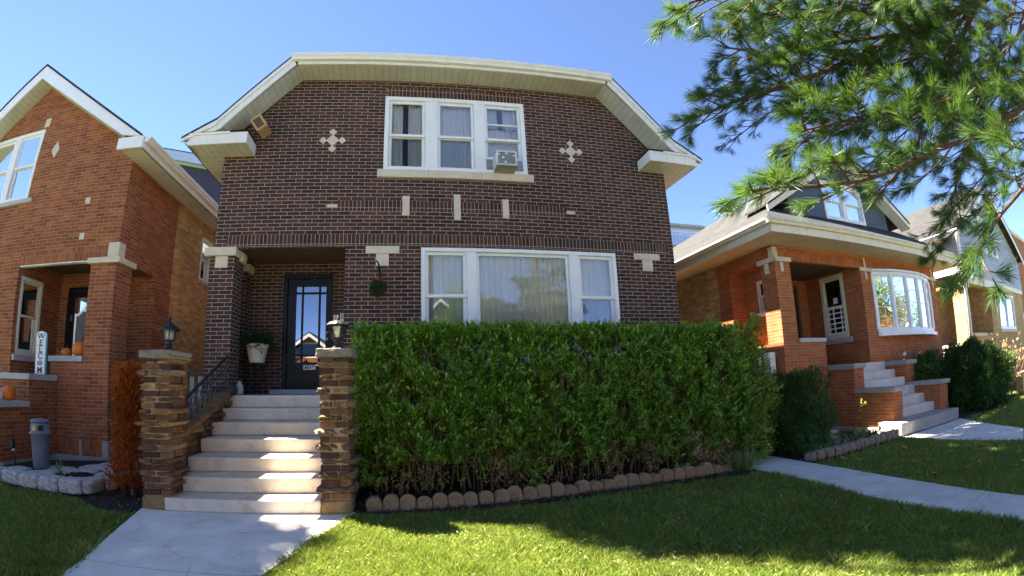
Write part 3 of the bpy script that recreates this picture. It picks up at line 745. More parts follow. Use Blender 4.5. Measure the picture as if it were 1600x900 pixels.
# inside faces of the pier and of the side beam
mb.box(-5.56, .121, 0, -5.44, .48, 3.45); mb.face([(-5.56, .001, 0), (-5.56, .12, 0), (-5.56, .12, 3.455), (-5.56, .001, 3.455)])
mb.face([(-5.44, .48, 0), (X1, .48, 0), (X1, .48, 3.4), (-5.44, .48, 3.4)])
SP = lambda u, v, w: (X1-w, u, v)
mb.panel([(0, 0), (1.9, 0), (1.9, 5.30), (0, 5.30)], [(.48, 1.62, 1.30, 3.45)], SP, .45)
mb.face([(-5.06, .12, 3.455), (-7.4, .12, 3.455), (-7.4, .12, 3.7), (-5.06, .12, 3.7)]); mb.face([(-5.06, .0, 3.4552), (-7.4, .0, 3.4552), (-7.4, .12, 3.4552), (-5.06, .12, 3.4552)])
build(mb, 'wall', M['brick_red'], lh)
mb = MB(); mb.panel([(1.9, 0), (13, 0), (13, 5.30), (1.9, 5.30)], [(3.15, 3.86, 3.75, 4.92)], SP, .12); build(mb, 'side_wall', M['brick_yellow'], lh)
mb = MB(); mb.panel([(sol[0], sol[1]), (sol[2], sol[1]), (sol[2], sol[3]), (sol[0], sol[3])], [], FP); build(mb, 'soldier_course', M['brick_red_soldier'], lh, swap=True)
mb = MB(); mb.box(-7.38, .003, 3.435, -5.57, .118, 3.4535); build(mb, 'lintel_angle', M['white_metal'], lh)
# porch recess
mb = MB()
mb.panel([(-7.40, 1.4), (X1-.46, 1.4), (X1-.46, 3.6), (-7.40, 3.6)], [(-7.18, 1.55, -6.22, 3.32)], lambda u, v, w: (u, YB*0+1.35+w, v), .1)
mb.panel([(0, 0), (1.35, 0), (1.35, 3.6), (0, 3.6)], [(.12, 1.83, .78, 3.30)], lambda u, v, w: (-7.40-w, u, v), .1)
build(mb, 'porch_wall', M['brick_red'], lh)
mb = MB(); mb.box(-7.4, .121, 3.6, -5.03, 1.9, 3.65); build(mb, 'porch_ceiling', M['brown'], lh)
mb = MB(); mb.box(-7.4, .13, 1.22, -5.49, 1.35, 1.38); build(mb, 'porch_floor', M['concrete'], lh)
# front parapet and side parapet, stair cheek walls
mb = MB(); mb.box(-6.30, .002, 0, -5.562, .30, 1.70); mb.box(-6.80, -.72, 0, -6.302, .30, 1.36); mb.box(-6.80, -1.45, 0, -6.126, -.721, .93); mb.box(-6.300, -.72, 0, -6.126, .0, 1.36)
build(mb, 'cheek_wall', M['brick_red'], lh)
stone(lh, (-6.34, -.035, 1.702, -5.565, .34, 1.80), mat='limestone_grey', name='coping')
stone(lh, (-6.84, -.77, 1.362, -6.09, .0-.036, 1.462), mat='limestone_grey', name='coping')
stone(lh, (-6.84, -1.50, .932, -6.09, -.722, 1.025), mat='limestone_grey', name='coping')
stone(lh, (X1-.42, .485, 1.55, X1+.05, 1.295, 1.63), mat='limestone_grey', name='coping')
# stairs behind the cheek
mb = MB()
for k in range(6): mb.box(-8.0, -1.5+.27*k, 0, -6.80, .1, .2*(k+1)+.0)
build(mb, 'stair', M['concrete'], lh)
# stones
stone(lh, (-5.62, -.05, 3.385, -4.94, .50, 3.485), name='pier_cap', mat='limestone'); stone(lh, (-5.20, -.045, 3.487, -4.975, .15, 3.74), name='stone_block')
for x, z in ((-5.86, 4.585), (-5.86, 3.905)): stone(lh, (x-.055, -.012, z-.06, x+.055, .02, z+.06), name='stone_block', bevel=.004)
mb = MB(); mb.prism([(-7.15, -.012, 5.79), (-7.03, -.012, 5.60), (-6.93, -.012, 5.79), (-7.03, -.012, 5.98)], (0, .03, 0)); build(mb, 'diamond_ornament', M['limestone'], lh, bevel=.004)
stone(lh, (-7.60, -.012, 6.40, -7.45, .02, 6.60), name='stone_block', bevel=.004)
# water table
for a, b in (((-5.565, -.06, 0, -4.97, -.004, .13), None), ((-5.015, 0, 0, -4.96, .47, .13), None)): stone(lh, a, mat='concrete', name='plinth')
stone(lh, (-6.12, -.06, 0, -5.568, -.002, .13), mat='concrete', name='plinth'); stone(lh, (-6.124, -1.45, 0, -6.07, -.062, .12), mat='concrete', name='plinth')
stone(lh, (-5.62, -.02, .131, -5.55, -.003, .40), mat='concrete', name='corner_block'); stone(lh, (-5.13, -.02, .131, -4.997, .12, .40), mat='concrete', name='corner_block')
mb = MB(); mb.box(-5.545, -.018, .131, -5.135, -.003, .40); mb.box(-6.10, -.018, .131, -5.63, -.003, .40); build(mb, 'soldier_base', M['brick_red_soldier'], lh, swap=True)
# roof
mb = MB(); hw = -4.58; yF = -.47
R = [(hw-.06, 5.56), (apx, 7.80)]
mb.prism([(R[0][0], yF, R[0][1]), (R[1][0], yF, R[1][1]), (R[1][0], 13.2, R[1][1]), (R[0][0], 13.2, R[0][1])], (0, 0, -.05))
mb.prism([(apx, yF, 7.80), (-11.2, yF, 5.27), (-11.2, 13.2, 5.27), (apx, 13.2, 7.80)], (0, 0, -.05))
build(mb, 'roof', M['shingle_dark'], lh)
mb = MB(); f = .27
mb.prism([(hw-.03, yF+.02, 5.50), (apx, yF+.02, 7.75), (apx, yF+.02, 7.75-f-.06), (-5.05, yF+.02, 5.60-.02)], (0, .04, 0))
mb.prism([(apx-.001, yF+.02, 7.75), (-11.2, yF+.02, 5.23), (-11.2, yF+.02, 4.90), (apx-.001, yF+.02, 7.42)], (0, .04, 0))
mb.box(-5.10, yF+.016, 5.29, hw, yF+.062, 5.51)
build(mb, 'rake_fascia', M['white'], lh, bevel=.004)
mb = MB(); gutter_y(mb, hw+.01, yF+.05, 13, 5.40, 1); mb.box(hw-.03, yF+.064, 5.285, hw+.009, 13, 5.50); build(mb, 'gutter', M['white_metal'], lh, bevel=.004)
mb = MB(); mb.face([(X1, yF+.06, 5.285), (hw, yF+.06, 5.285), (hw, 13, 5.285), (X1, 13, 5.285)]); build(mb, 'soffit', M['soffit_v'], lh)
mb = MB(); mb.face([(apx, yF+.05, 7.425), (apx, 0, 7.425), (-10.8, 0, 5.15), (-10.8, yF+.05, 5.15)]); mb.face([(apx, yF+.05, 7.425), (apx, 0, 7.425), (X1, 0, 5.57), (X1, yF+.05, 5.57)]); build(mb, 'soffit', M['soffit_v'], lh)
# upper window
T = FRONT(0); mb = MB(T); u0, v0, u1, v1 = uw
rect_frame(mb, u0+.002, v0+.002, u1-.002, v1-.002, -.015, .1, .08); mb.box(-8.47, v0+.082, -.005, -8.27, v1-.082, .1)
win = build(mb, 'window', M['white'], lh, bevel=.006)
for a, b in ((u0+.082, -8.472), (-8.268, u1-.082)):
    sash(win, T, a, b, 5.55, v1-.082, .03, .05); sash(win, T, a, b, v0+.082, 5.60, .072, .055)
    back(win, T, a, b, v0+.08, v1-.08, .7); drape(win, T, a-.02, b+.02, v0, v1, .2, 'curtain', 5, .016, 31)
stone(lh, (u0-.1, -.06, 4.715, u1+.16, .11, 4.798), mat='limestone_grey', name='sill')
# porch window (in the wall facing east), door, side window
T = EAST(-7.40); mb = MB(T); rect_frame(mb, .122, 1.832, .778, 3.298, -.015, .095, .07); win = build(mb, 'window', M['cream'], lh, bevel=.006)
sash(win, T, .192, .708, 2.55, 3.228, .02, .04, 'glass', 'cream'); sash(win, T, .192, .708, 1.902, 2.59, .06, .045, 'glass', 'cream'); back(win, T, .19, .71, 1.9, 3.23, .5); drape(win, T, .17, .73, 1.85, 3.3, .2, 'curtain', 4, .01, 33)
stone(lh, (-7.398, .02, 1.72, -7.32, .86, 1.828), mat='limestone_grey', name='sill')
T = FRONT(1.36); mb = MB(T); rect_frame(mb, -7.178, 1.552, -6.222, 3.318, 0, .08, .08, .02); mb.box(-7.095, 1.575, .03, -6.305, 3.235, .07); dr = build(mb, 'door', M['black_paint'], lh, bevel=.005)
mb = MB(T); mb.box(-6.98, 2.2, .02, -6.42, 3.1, .029); build(mb, 'pane', M['glass_dark'], dr)
mb = MB(T); mb.box(-7.07, 2.62, .0, -7.03, 2.74, .029); build(mb, 'handle', M['brass'], dr)
T = EAST(X1); mb = MB(T); rect_frame(mb, 3.152, 3.862, 3.748, 4.918, -.01, .1, .05); win = build(mb, 'window', M['white'], lh, bevel=.005)
sash(win, T, 3.203, 3.697, 4.38, 4.865, .02, .04); sash(win, T, 3.203, 3.697, 3.915, 4.41, .062, .04, 'glass_dark'); back(win, T, 3.2, 3.7, 3.9, 4.88, .5); drape(win, T, 3.19, 3.71, 4.4, 4.9, .2, 'curtain', 4, .01, 35)
stone(lh, (X1+.001, 3.1, 3.77, X1+.05, 3.8, 3.858), mat='limestone_grey', name='sill')
# house behind (dark gable seen over the gutter)
hb2 = thing('dark_house', 'dark plum clad house whose pale fascia shows above the left gutter', 'house', (-8.5, 12, 0))
mb = MB(); mb.panel([(-12.5, 0), (-6.6, 0), (-6.6, 9.15), (-8.0, 9.95), (-12.5, 10.9)], [], lambda u, v, w: (u, 9.3+w, v)); mb.face([(-6.6, 9.3, 0), (-6.6, 16, 0), (-6.6, 16, 9.1), (-6.6, 9.3, 9.15)])
build(mb, 'wall', M['siding_purple'], hb2)
mb = MB()
def fas(pts, h, y, t): 
    for a, b in zip(pts[:-1], pts[1:]): mb.prism([(a[0], y, a[1]), (b[0], y, b[1]), (b[0], y, b[1]-h), (a[0], y, a[1]-h)], (0, t, 0))
fas([(-12.5, 11.5), (-8.1, 10.42), (-6.35, 9.42)], .40, 8.9, .05); build(mb, 'fascia', M['sky_blue_paint'], hb2)
mb = MB()
for a, b in zip([(-12.5, 11.09), (-8.1, 10.01)], [(-8.1, 10.01), (-6.35, 9.01)]): mb.face([(a[0], 8.95, a[1]), (b[0], 8.95, b[1]), (b[0], 9.3, b[1]), (a[0], 9.3, a[1])])
build(mb, 'soffit', M['soffit_u'], hb2)
mb = MB()
for a, b in zip([(-12.5, 11.53), (-8.1, 10.45)], [(-8.1, 10.45), (-6.3, 9.42)]): mb.prism([(a[0], 8.87, a[1]), (b[0], 8.87, b[1]), (b[0], 16, b[1]), (a[0], 16, a[1])], (0, 0, -.03))
build(mb, 'roof', M['shingle_dark'], hb2)

# --- things on the left porch
def pumpkin(name, label, x, y, z, r, h, mat='pumpkin', group=None, lab2=None):
    th = thing(name, label, 'pumpkin', (x, y, z), group)
    mb = MB(); n = 40
    sq = lambda t, zz: 1 - .055*abs(math.cos(t*5))**6 + .01*math.sin(t*3)
    prf = [(.02*r, h*.06), (.35*r, 0.0), (.72*r, h*.06), (.93*r, h*.22), (r, h*.48), (.95*r, h*.72), (.74*r, h*.91), (.4*r, h), (.12*r, h*.95)]
    mb.lathe((x, y, z), prf, n, squash=sq); build(mb, 'flesh', M[mat], th, smooth=True)
    mb = MB(); mb.tube([(x, y, z+h*.93), (x+.008, y, z+h*1.1), (x+.03*r/.12, y-.01, z+h*1.32)], r*.15, 8, r*.1); build(mb, 'stem', M['stem'], th, smooth=True)
    return th
pumpkin('pumpkin', 'largest orange pumpkin in front of the porch mirror, on the white coping', -5.72, .12, 1.80, .155, .25)
pumpkin('pumpkin', 'smallest orange pumpkin beside a bigger one on the white coping', -6.04, .12, 1.80, .095, .14)
pumpkin('pumpkin', 'orange pumpkin next to a white one on the lowest coping by the stairs', -6.28, -1.06, 1.025, .125, .24)
pumpkin('white_pumpkin', 'flat white pumpkin on the lowest coping at the left edge', -6.42, -1.25, 1.025, .15, .155, 'gourd')
mr = thing('mirror', 'white framed mirror with curved top standing behind the pumpkins', 'mirror', (-6.0, .60, 1.80))
def curved(u0, u1, z0, z1, amp, n=24):
    P = []
    for i in range(n+1):
        s = i/n; P.append((u0+(u1-u0)*s, z1 + amp*(math.exp(-((s-.5)/.2)**2)) - .02*math.exp(-((s-.12)/.08)**2) - .02*math.exp(-((s-.88)/.08)**2)))
    for i in range(n+1):
        s = 1-i/n; P.append((u0+(u1-u0)*s, z0 + amp*.9*math.exp(-((s-.5)/.2)**2)))
    return P
o_ = curved(-6.22, -5.80, 1.83, 2.62, .075); i_ = curved(-6.185, -5.835, 1.88, 2.58, .07)
mb = MB()
for k in range(len(o_)):
    j = (k+1) % len(o_)
    mb.prism([(o_[k][0], .50, o_[k][1]), (o_[j][0], .50, o_[j][1]), (i_[j][0], .50, i_[j][1]), (i_[k][0], .50, i_[k][1])], (0, .03, 0))
build(mb, 'frame', M['white'], mr)
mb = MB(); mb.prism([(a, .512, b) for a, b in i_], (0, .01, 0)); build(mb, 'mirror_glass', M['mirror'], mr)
mb = MB(); mb.tube([(-6.15, .52, 1.39), (-6.15, .52, 1.85)], .015); mb.tube([(-5.87, .52, 1.39), (-5.87, .52, 1.85)], .015); mb.tube([(-6.15, .52, 1.45), (-5.87, .52, 1.45)], .012); build(mb, 'stand', M['black_metal'], mr)
sg = thing('welcome_sign', 'tall narrow white board reading WELCOME down its front, with a pumpkin for the O', 'sign', (-6.19, -.38, 1.462))
ca, sa = math.cos(.25), math.sin(.25)
T = frame((-6.19, -.40, 1.462), (ca, sa, 0), (0, 0, 1), (-sa, ca, 0))
mb = MB(T); mb.prism([(-.095, 0, 0), (.095, 0, 0), (.095, .68, 0), (.06, .70, 0), (0, .715, 0), (-.06, .70, 0), (-.095, .68, 0)], (0, 0, .02)); build(mb, 'board', M['sign_white'], sg)
mb = MB(T); mb.box(.0955, 0, 0, .125, .68, .022); build(mb, 'edge_strip', M['teal'], sg)
TT = frame((-6.19, -.40, 1.462), (ca, sa, 0), (0, 0, 1), (sa, -ca, 0))
for ch, h in (('W', .625), ('E', .515), ('L', .405), ('C', .295), ('M', .07)):
    text_part(ch, .135, TT @ Matrix.Translation((0, h, .0015)), 'letter', 'ink', sg, .001, offset=.002)
    if ch in 'ELM':
        mb = MB(T); 
        for dz in (-.046,): mb.box(-.055, h+dz-.004, -.0025, .05 if ch != 'M' else .06, h+dz+.004, -.0005)
        build(mb, 'serif', M['ink'], sg)
mb = MB(T)
mb.prism([(.058*math.cos(a)*(1+.08*math.cos(5*a)), .185+.042*math.sin(a)*(1+.08*math.cos(5*a)), -.003) for a in [2*math.pi*i/24 for i in range(24)]], (0, 0, .0025)); mb.box(-.008, .228, -.003, .01, .25, -.0005)
build(mb, 'pumpkin_motif', M['grey_wood'], sg)
# chair on the side of the left porch
ch = thing('porch_chair', 'dark folding chair standing behind the coping of the left porch', 'chair', (-5.75, .95, 1.38))
for x in (-5.60, -5.98): mb = MB(); mb.hexa([(x,.70,1.55),(x+.05,.70,1.55),(x+.05,.74,1.55),(x,.74,1.55),(x,.95,2.05),(x+.05,.95,2.05),(x+.05,.99,2.05),(x,.99,2.05)]); build(mb, 'back_post', M['black_metal'], ch)
mb = MB()
for k in range(4): z = 1.78+.075*k; y = .80+.21*(z-1.55)/.5*.9; mb.box(-5.93, y, z, -5.60, y+.02, z+.045)
build(mb, 'backrest', M['grey_plastic'], ch)
mb = MB(); mb.box(-5.97, .42, 1.76, -5.56, .80, 1.785); build(mb, 'seat', M['grey_plastic'], ch, bevel=.006)
for x in (-5.95, -5.58):
    for y in (.46, .76): mb = MB(); mb.tube([(x, y, 1.381), (x, y, 1.76)], .014); build(mb, 'leg', M['black_metal'], ch)
# ------------------------------------------------------------------ BUNGALOW (right)
bg = thing('brick_bungalow', 'low orange brick bungalow with grey shingles and a dormer, right of the dark house', 'house', (11, 4, 0))
XW, XE = 7.40, 14.55; PX = 7.84; BX = 10.36
FP = lambda u, v, w: (u, w, v)
open_ = (PX, 1.895, BX, 3.635); bay = (10.82, 2.06, 14.02, 3.62); sold = (XW+.01, 3.64, XE-.01, 3.86); stair_gap = (8.70, .9, BX, 1.8949)
mb = MB(); mb.panel([(XW, 0), (XE, 0), (XE, 4.10), (XW, 4.10)], [open_, bay, sold, stair_gap], FP, .12, nodepth=(2,))
WP = lambda u, v, w: (XW+w, u, v)
mb.panel([(0, 0), (1.86, 0), (1.86, 4.10), (0, 4.10)], [(.42, 1.895, 1.42, 3.66)], WP, .42)
mb.panel([(0, 0), (14, 0), (14, 4.10), (0, 4.10)], [], lambda u, v, w: (XE, u, v))
mb.face([(XW, 14, 0), (XE, 14, 0), (XE, 14, 4.1), (XW, 14, 4.1)])
mb.face([(PX, .1201, 1.4), (PX, .42, 1.4), (PX, .42, 3.64), (PX, .1201, 3.64)]); mb.face([(PX, .42, 1.4), (XW+.42, .42, 1.4), (XW+.42, .42, 3.64), (PX, .42, 3.64)])
build(mb, 'wall', M['brick_orange'], bg)
mb = MB(); mb.panel([(1.86, 0), (14, 0), (14, 4.10), (1.86, 4.10)], [], WP); build(mb, 'side_wall', M['brick_yellow'], bg)
mb = MB(); mb.panel([(sold[0], sold[1]), (sold[2], sold[1]), (sold[2], sold[3]), (sold[0], sold[3])], [], FP); build(mb, 'soldier_course', M['brick_orange_soldier'], bg, swap=True)
# porch recess
YP = 1.75
mb = MB(); mb.panel([(XW+.43, 1.4), (BX, 1.4), (BX, 3.75), (XW+.43, 3.75)], [(9.05, 1.41, 10.0, 3.55)], lambda u, v, w: (u, YP+w, v), .1)
mb.panel([(.1201, 1.4), (YP, 1.4), (YP, 3.75), (.1201, 3.75)], [(.55, 2.06, 1.28, 3.64)], lambda u, v, w: (BX+w, u, v), .1)
mb.face([(XW+.4201, 1.43, 1.4), (XW+.4201, YP, 1.4), (XW+.4201, YP, 3.75), (XW+.4201, 1.43, 3.75)])
build(mb, 'porch_wall', M['brick_orange'], bg)
mb = MB(); mb.box(XW+.43, .125, 3.70, BX-.002, YP-.002, 3.78); build(mb, 'porch_ceiling', M['brown'], bg)
mb = MB(); mb.box(XW+.43, .125, 1.22, BX-.002, YP-.002, 1.395); build(mb, 'porch_floor', M['concrete'], bg)
# small window in the wall west of the porch (seen through the side opening)
T = WEST(XW+.004)
stone(bg, (7.36, -.04, 3.595, 7.87, .0-.002, 3.695), (7.352, -.04, 3.595, 7.3995, .47, 3.695), mat='limestone', name='stone_cap', bevel=.004)
stone(bg, (7.352, -.03, 3.70, 7.3995, .10, 3.90), (7.40, -.03, 3.70, 7.49, -.002, 3.90), mat='limestone', name='stone_block', bevel=.004)
for b in ((7.54, -.025, 3.385, 7.625, -.002, 3.593), (7.372, .17, 3.37, 7.3995, .28, 3.593)): stone(bg, b, mat='limestone', name='stone_block', bevel=.004)
for x0, x1, vx0, vx1 in ((10.33, 10.815, 10.545, 10.62), (14.05, 14.60, 14.29, 14.37)):
    stone(bg, (x0, -.035, 3.565, x1, -.002, 3.655), mat='limestone', name='stone_cap', bevel=.004); [stone(bg, b, mat='limestone', name='stone_block', bevel=.004) for b in ((vx0, -.02, 3.37, vx1, -.002, 3.563), (vx0, -.02, 3.657, vx1, -.002, 3.90))]
# small window on the inside of the west wall opening : set in a return wall behind
mb = MB(); mb.panel([(.42, 1.9), (1.42, 1.9), (1.42, 3.66), (.42, 3.66)], [(.58, 2.66, .98, 3.40)], lambda u, v, w: (XW+.40+w, u, v), .05); build(mb, 'infill_wall', M['brick_orange'], bg)
T = frame((XW+.40, 0, 0), (0,1,0), (0,0,1), (1,0,0)); mb = MB(T); rect_frame(mb, .582, 2.662, .978, 3.398, -.02, .05, .05); win = build(mb, 'window', M['cream'], bg, bevel=.005)
sash(win, T, .632, .928, 3.02, 3.348, .0, .035, 'glass_dark', 'cream'); sash(win, T, .632, .928, 2.712, 3.05, .04, .035, 'glass_dark', 'cream')
stone(bg, (XW+.33, .53, 2.58, XW+.398, 1.03, 2.658), mat='white', name='sill')
# parapet coping
stone(bg, (PX+.01, -.04, 1.895, 8.70, .30, 1.985), mat='limestone_grey', name='coping')
# roof with hip front, ridge along Y
e = .75; ze = 4.22; pt = .62; xa, xb, yf = XW-e, XE+e, -e; xc = (xa+xb)/2; hz = ze + pt*(xc-xa); yr = yf + (xc-xa); yb0 = 10.2; ybk = yb0 - (xc-xa)
th_ = .05
mb = MB(); mb.face([(xa, yf, ze), (xc, yr, hz), (xc, ybk, hz), (xa, yb0, ze)]); mb.face([(xb, yf, ze), (xb, yb0, ze), (xc, ybk, hz), (xc, yr, hz)])
mb.face([(xa, yf, ze-.04), (xb, yf, ze-.04), (xb, yb0, ze-.04), (xa, yb0, ze-.04)])
build(mb, 'roof', M['shingle_grey'], bg)
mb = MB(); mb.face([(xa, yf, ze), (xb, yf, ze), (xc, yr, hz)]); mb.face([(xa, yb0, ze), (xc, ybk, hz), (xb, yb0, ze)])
build(mb, 'hip_roof', M['shingle_dark'], bg)  # front and rear slopes take darker shingles, putting their shade into the colour
mb = MB(); mb.box(xa+.01, yf+.01, 3.94, xb-.01, yf+.05, ze-.045); mb.box(xa+.01, yf+.05, 3.94, xa+.05, yb0, ze-.045); mb.box(xb-.05, yf+.05, 3.94, xb-.01, yb0, ze-.045); build(mb, 'fascia', M['cream'], bg, bevel=.004)
mb = MB(); gutter_x(mb, yf+.01, xa-.10, xb+.10, ze-.13); build(mb, 'gutter', M['cream'], bg, bevel=.004)
mb = MB(); gutter_y(mb, xa+.01, yf+.01, yb0, ze-.13, -1); build(mb, 'gutter', M['cream'], bg, bevel=.004)
mb = MB(); mb.face([(xa+.05, yf+.05, 3.955), (xb-.05, yf+.05, 3.955), (xb-.05, 0, 3.955), (xa+.05, 0, 3.955)]); build(mb, 'soffit', M['soffit_tan_v'], bg)
mb = MB(); mb.face([(xa+.05, 0, 3.954), (XW, 0, 3.954), (XW, yb0, 3.954), (xa+.05, yb0, 3.954)]); build(mb, 'soffit', M['soffit_tan_v'], bg); mb = MB(); mb.face([(XE, 0, 3.954), (xb-.05, 0, 3.954), (xb-.05, yb0, 3.954), (XE, yb0, 3.954)]); build(mb, 'soffit', M['soffit_tan_v'], bg)
# dormer
yd = .60; dx0, dx1 = 8.85, 13.15; da = (11.0, 6.92)
zr = lambda y: ze + pt*(y - yf)
mb = MB(); mb.panel([(dx0, zr(yd)-.1), (dx1, zr(yd)-.1), (dx1, 5.72), (da[0], 6.72), (dx0, 5.72)], [(10.2, 5.05, 11.95, 6.12)], lambda u, v, w: (u, yd+w, v), .05)
for x in (dx0, dx1): mb.face([(x, yd, zr(yd)-.1), (x, yd, 5.72), (x, 2.3, 5.72), (x, 2.3, 5.6)])
build(mb, 'dormer_wall', M['siding_slate'], bg)
mb = MB()
for sg, xe in ((-1, 7.75), (1, 14.0)):
    sl = (6.95-5.02)/(11.0-7.75); z = 6.95 - sl*abs(xe-11.0) if sg < 0 else 5.3
    mb.prism([(11.0, .24, 6.97), (xe, .24 if sg > 0 else .24, z+.02), (xe, 1.0 + (0 if sg > 0 else .0), z+.02), (11.0, 4.0, 6.97)], (0, 0, -.05))
dr_ = build(mb, 'dormer_roof', M['shingle_grey'], bg)
mb = MB()
for xe, z in ((7.75, 5.02), (14.0, 5.3)): mb.prism([(11.0, .26, 6.92), (xe, .26, z-.03), (xe, .26, z-.17), (11.0, .26, 6.72)], (0, .035, 0))
build(mb, 'dormer_fascia', M['cream'], bg)
mb = MB()
for xe, z in ((7.75, 4.86), (14.0, 5.13)): mb.face([(11.0, .295, 6.73), (xe, .295, z), (xe, yd, z), (11.0, yd, 6.73)])
build(mb, 'dormer_soffit', M['white'], bg)
T = FRONT(yd); mb = MB(T); rect_frame(mb, 10.202, 5.052, 11.948, 6.118, -.03, .05, .08); mb.box(10.99, 5.134, -.02, 11.16, 6.036, .05); win = build(mb, 'window', M['white'], bg, bevel=.005)
for a, b in ((10.284, 10.988), (11.162, 11.866)):
    sash(win, T, a, b, 5.57, 6.036, -.005, .04); sash(win, T, a, b, 5.134, 5.6, .035, .045); back(win, T, a, b, 5.13, 6.04, .6)
# porch window with white bars, door
T = frame((BX, 0, 0), (0,1,0), (0,0,1), (1,0,0)); mb = MB(T); rect_frame(mb, .552, 2.062, 1.278, 3.638, -.03, .095, .09); win = build(mb, 'window', M['cream'], bg, bevel=.006)
sash(win, T, .642, 1.188, 2.83, 3.548, .02, .04, 'glass_dark', 'cream'); sash(win, T, .642, 1.188, 2.152, 2.86, .06, .045, 'glass_dark', 'cream'); back(win, T, .64, 1.19, 2.15, 3.55, .6)
mb = MB(T)
for k in range(6): z = 2.17+.125*k; mb.box(.645, z, -.01, 1.185, z+.03, .01)
for x in (.70, .93, 1.13): mb.box(x, 2.155, -.025, x+.03, 2.86, -.011)
build(mb, 'window_bars', M['white'], win)
mb = MB(T); mb.box(.80, 2.93, .012, .93, 3.07, .015); build(mb, 'notice', M['paper'], win)
stone(bg, (BX-.06, .45, 1.93, BX-.001, 1.38, 2.058), mat='limestone_grey', name='sill')
T = FRONT(YP); mb = MB(T); rect_frame(mb, 9.052, 1.412, 9.998, 3.548, -.03, .06, .09, .02); mb.box(9.145, 1.435, .03, 9.905, 3.455, .07); dr = build(mb, 'door', M['brown'], bg, bevel=.005)
mb = MB(T); mb.box(9.30, 2.1, .02, 9.75, 3.3, .029); build(mb, 'pane', M['glass_dark'], dr)
mb = MB(T); mb.tube([(9.18, 2.2, .0), (9.18, 2.32, 0)], .02); build(mb, 'handle', M['brass'], dr)
mb = MB(T); mb.box(8.965, 1.42, -.05, 9.05, 3.5, .0); build(mb, 'storm_door_edge', M['white'], dr)
# bow window : five lights on a shallow arc
cx, half, bulge = 12.42, 1.585, .27
Rr = (half*half + bulge*bulge)/(2*bulge); cy = -bulge + Rr; th0 = math.asin(half/Rr)
pts = [(cx + Rr*math.sin(-th0 + 2*th0*k/5), cy - Rr*math.cos(-th0 + 2*th0*k/5)) for k in range(6)]
mb = MB()
for k in range(5):
    (ax_, ay), (bx_, by) = pts[k], pts[k+1]
    for z0, z1, o in ((2.10, 2.17, .02), (3.50, 3.58, .02)):
        mb.hexa([(ax_, ay-o, z0), (bx_, by-o, z0), (bx_, by+.07, z0), (ax_, ay+.07, z0), (ax_, ay-o, z1), (bx_, by-o, z1), (bx_, by+.07, z1), (ax_, ay+.07, z1)])
for x, y in pts: mb.box(x-.05, y-.028, 2.165, x+.05, y+.075, 3.503)
bw = build(mb, 'bow_window', M['white'], bg, bevel=.006)
mb = MB(); mb.prism([(x, y-.06, 3.585) for x, y in pts] + [(pts[-1][0]+.03, .0, 3.585), (pts[0][0]-.03, .0, 3.585)], (0, 0, .05)); build(mb, 'bow_roof', M['white'], bw)
mb = MB(); mb.prism([(x, y-.09, 2.0) for x, y in pts] + [(pts[-1][0]+.25, -.01, 2.0), (pts[0][0]-.03, -.01, 2.0)], (0, 0, .098)); mb2 = mb
build(mb, 'bow_sill', M['white'], bw, bevel=.006)
for k in range(5):
    (ax_, ay), (bx_, by) = pts[k], pts[k+1]; d = Vector((bx_-ax_, by-ay, 0)); L = d.length; d /= L; nn = Vector((-d.y, d.x, 0))
    T = frame((ax_, ay, 0), d, (0,0,1), nn)
    if k == 0:
        for u in (.13, .36): mb = MB(T); mb.box(u, 2.68, .023, u+.11, 2.80, .027); build(mb, 'notice', M['paper'], bw)
    sash(bw, T, .045, L-.045, 2.17, 3.50, .0, .045, 'glass_dark' if k != 1 else 'glass_sky', 'white', [(2, 5), None, (1, 4), (1, 4), (1, 2)][k])
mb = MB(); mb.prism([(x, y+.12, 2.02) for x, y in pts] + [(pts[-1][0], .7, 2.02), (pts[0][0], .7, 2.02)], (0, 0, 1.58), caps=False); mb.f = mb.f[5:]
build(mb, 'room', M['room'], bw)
# stairs
sx0, sx1 = 9.09, 10.90
mb = MB(); mb.box(8.41, -1.95, 0, 11.25, -1.40, .235); build(mb, 'landing_slab', M['concrete'], bg, bevel=.012)
mb = MB()
for k in range(6):
    y = -1.42 + .27*k; mb.box(sx0, y, .0 if k else .236, sx1, y+.27 if k < 5 else .10, .236+.193*(k+1))
build(mb, 'stair', M['walk_grey'], bg, bevel=.01)
for sl in (0, 1):
  mb = MB()
  if sl == 0: mb.box(8.74, -.65, 0, 9.088, -.003, 1.28); mb.box(8.735, -1.58, .24, 9.088, -.651, .78); mb.box(8.737, -1.395, 0, 9.088, -.651, .239)
  else: mb.box(10.902, -.65, 0, 11.36, -.003, 1.28); mb.box(10.902, -1.58, .236, 11.38, -.651, .78); mb.box(10.902, -1.399, 0, 11.38, -.651, .2358)
  build(mb, 'cheek_wall', M['brick_orange'], bg)
for b in ((8.69, -.70, 1.282, 9.12, .0-.003, 1.385), (8.69, -1.64, .782, 9.12, -.652, .875), (10.87, -.70, 1.282, 11.42, -.003, 1.385), (10.87, -1.64, .782, 11.44, -.652, .875)): stone(bg, b, mat='concrete', name='coping', bevel=.012)
stone(bg, (8.70, -1.42, 0, 8.738, .2, .10), (7.36, -.05, 0, 8.70, -.002, .12), mat='concrete', name='plinth')

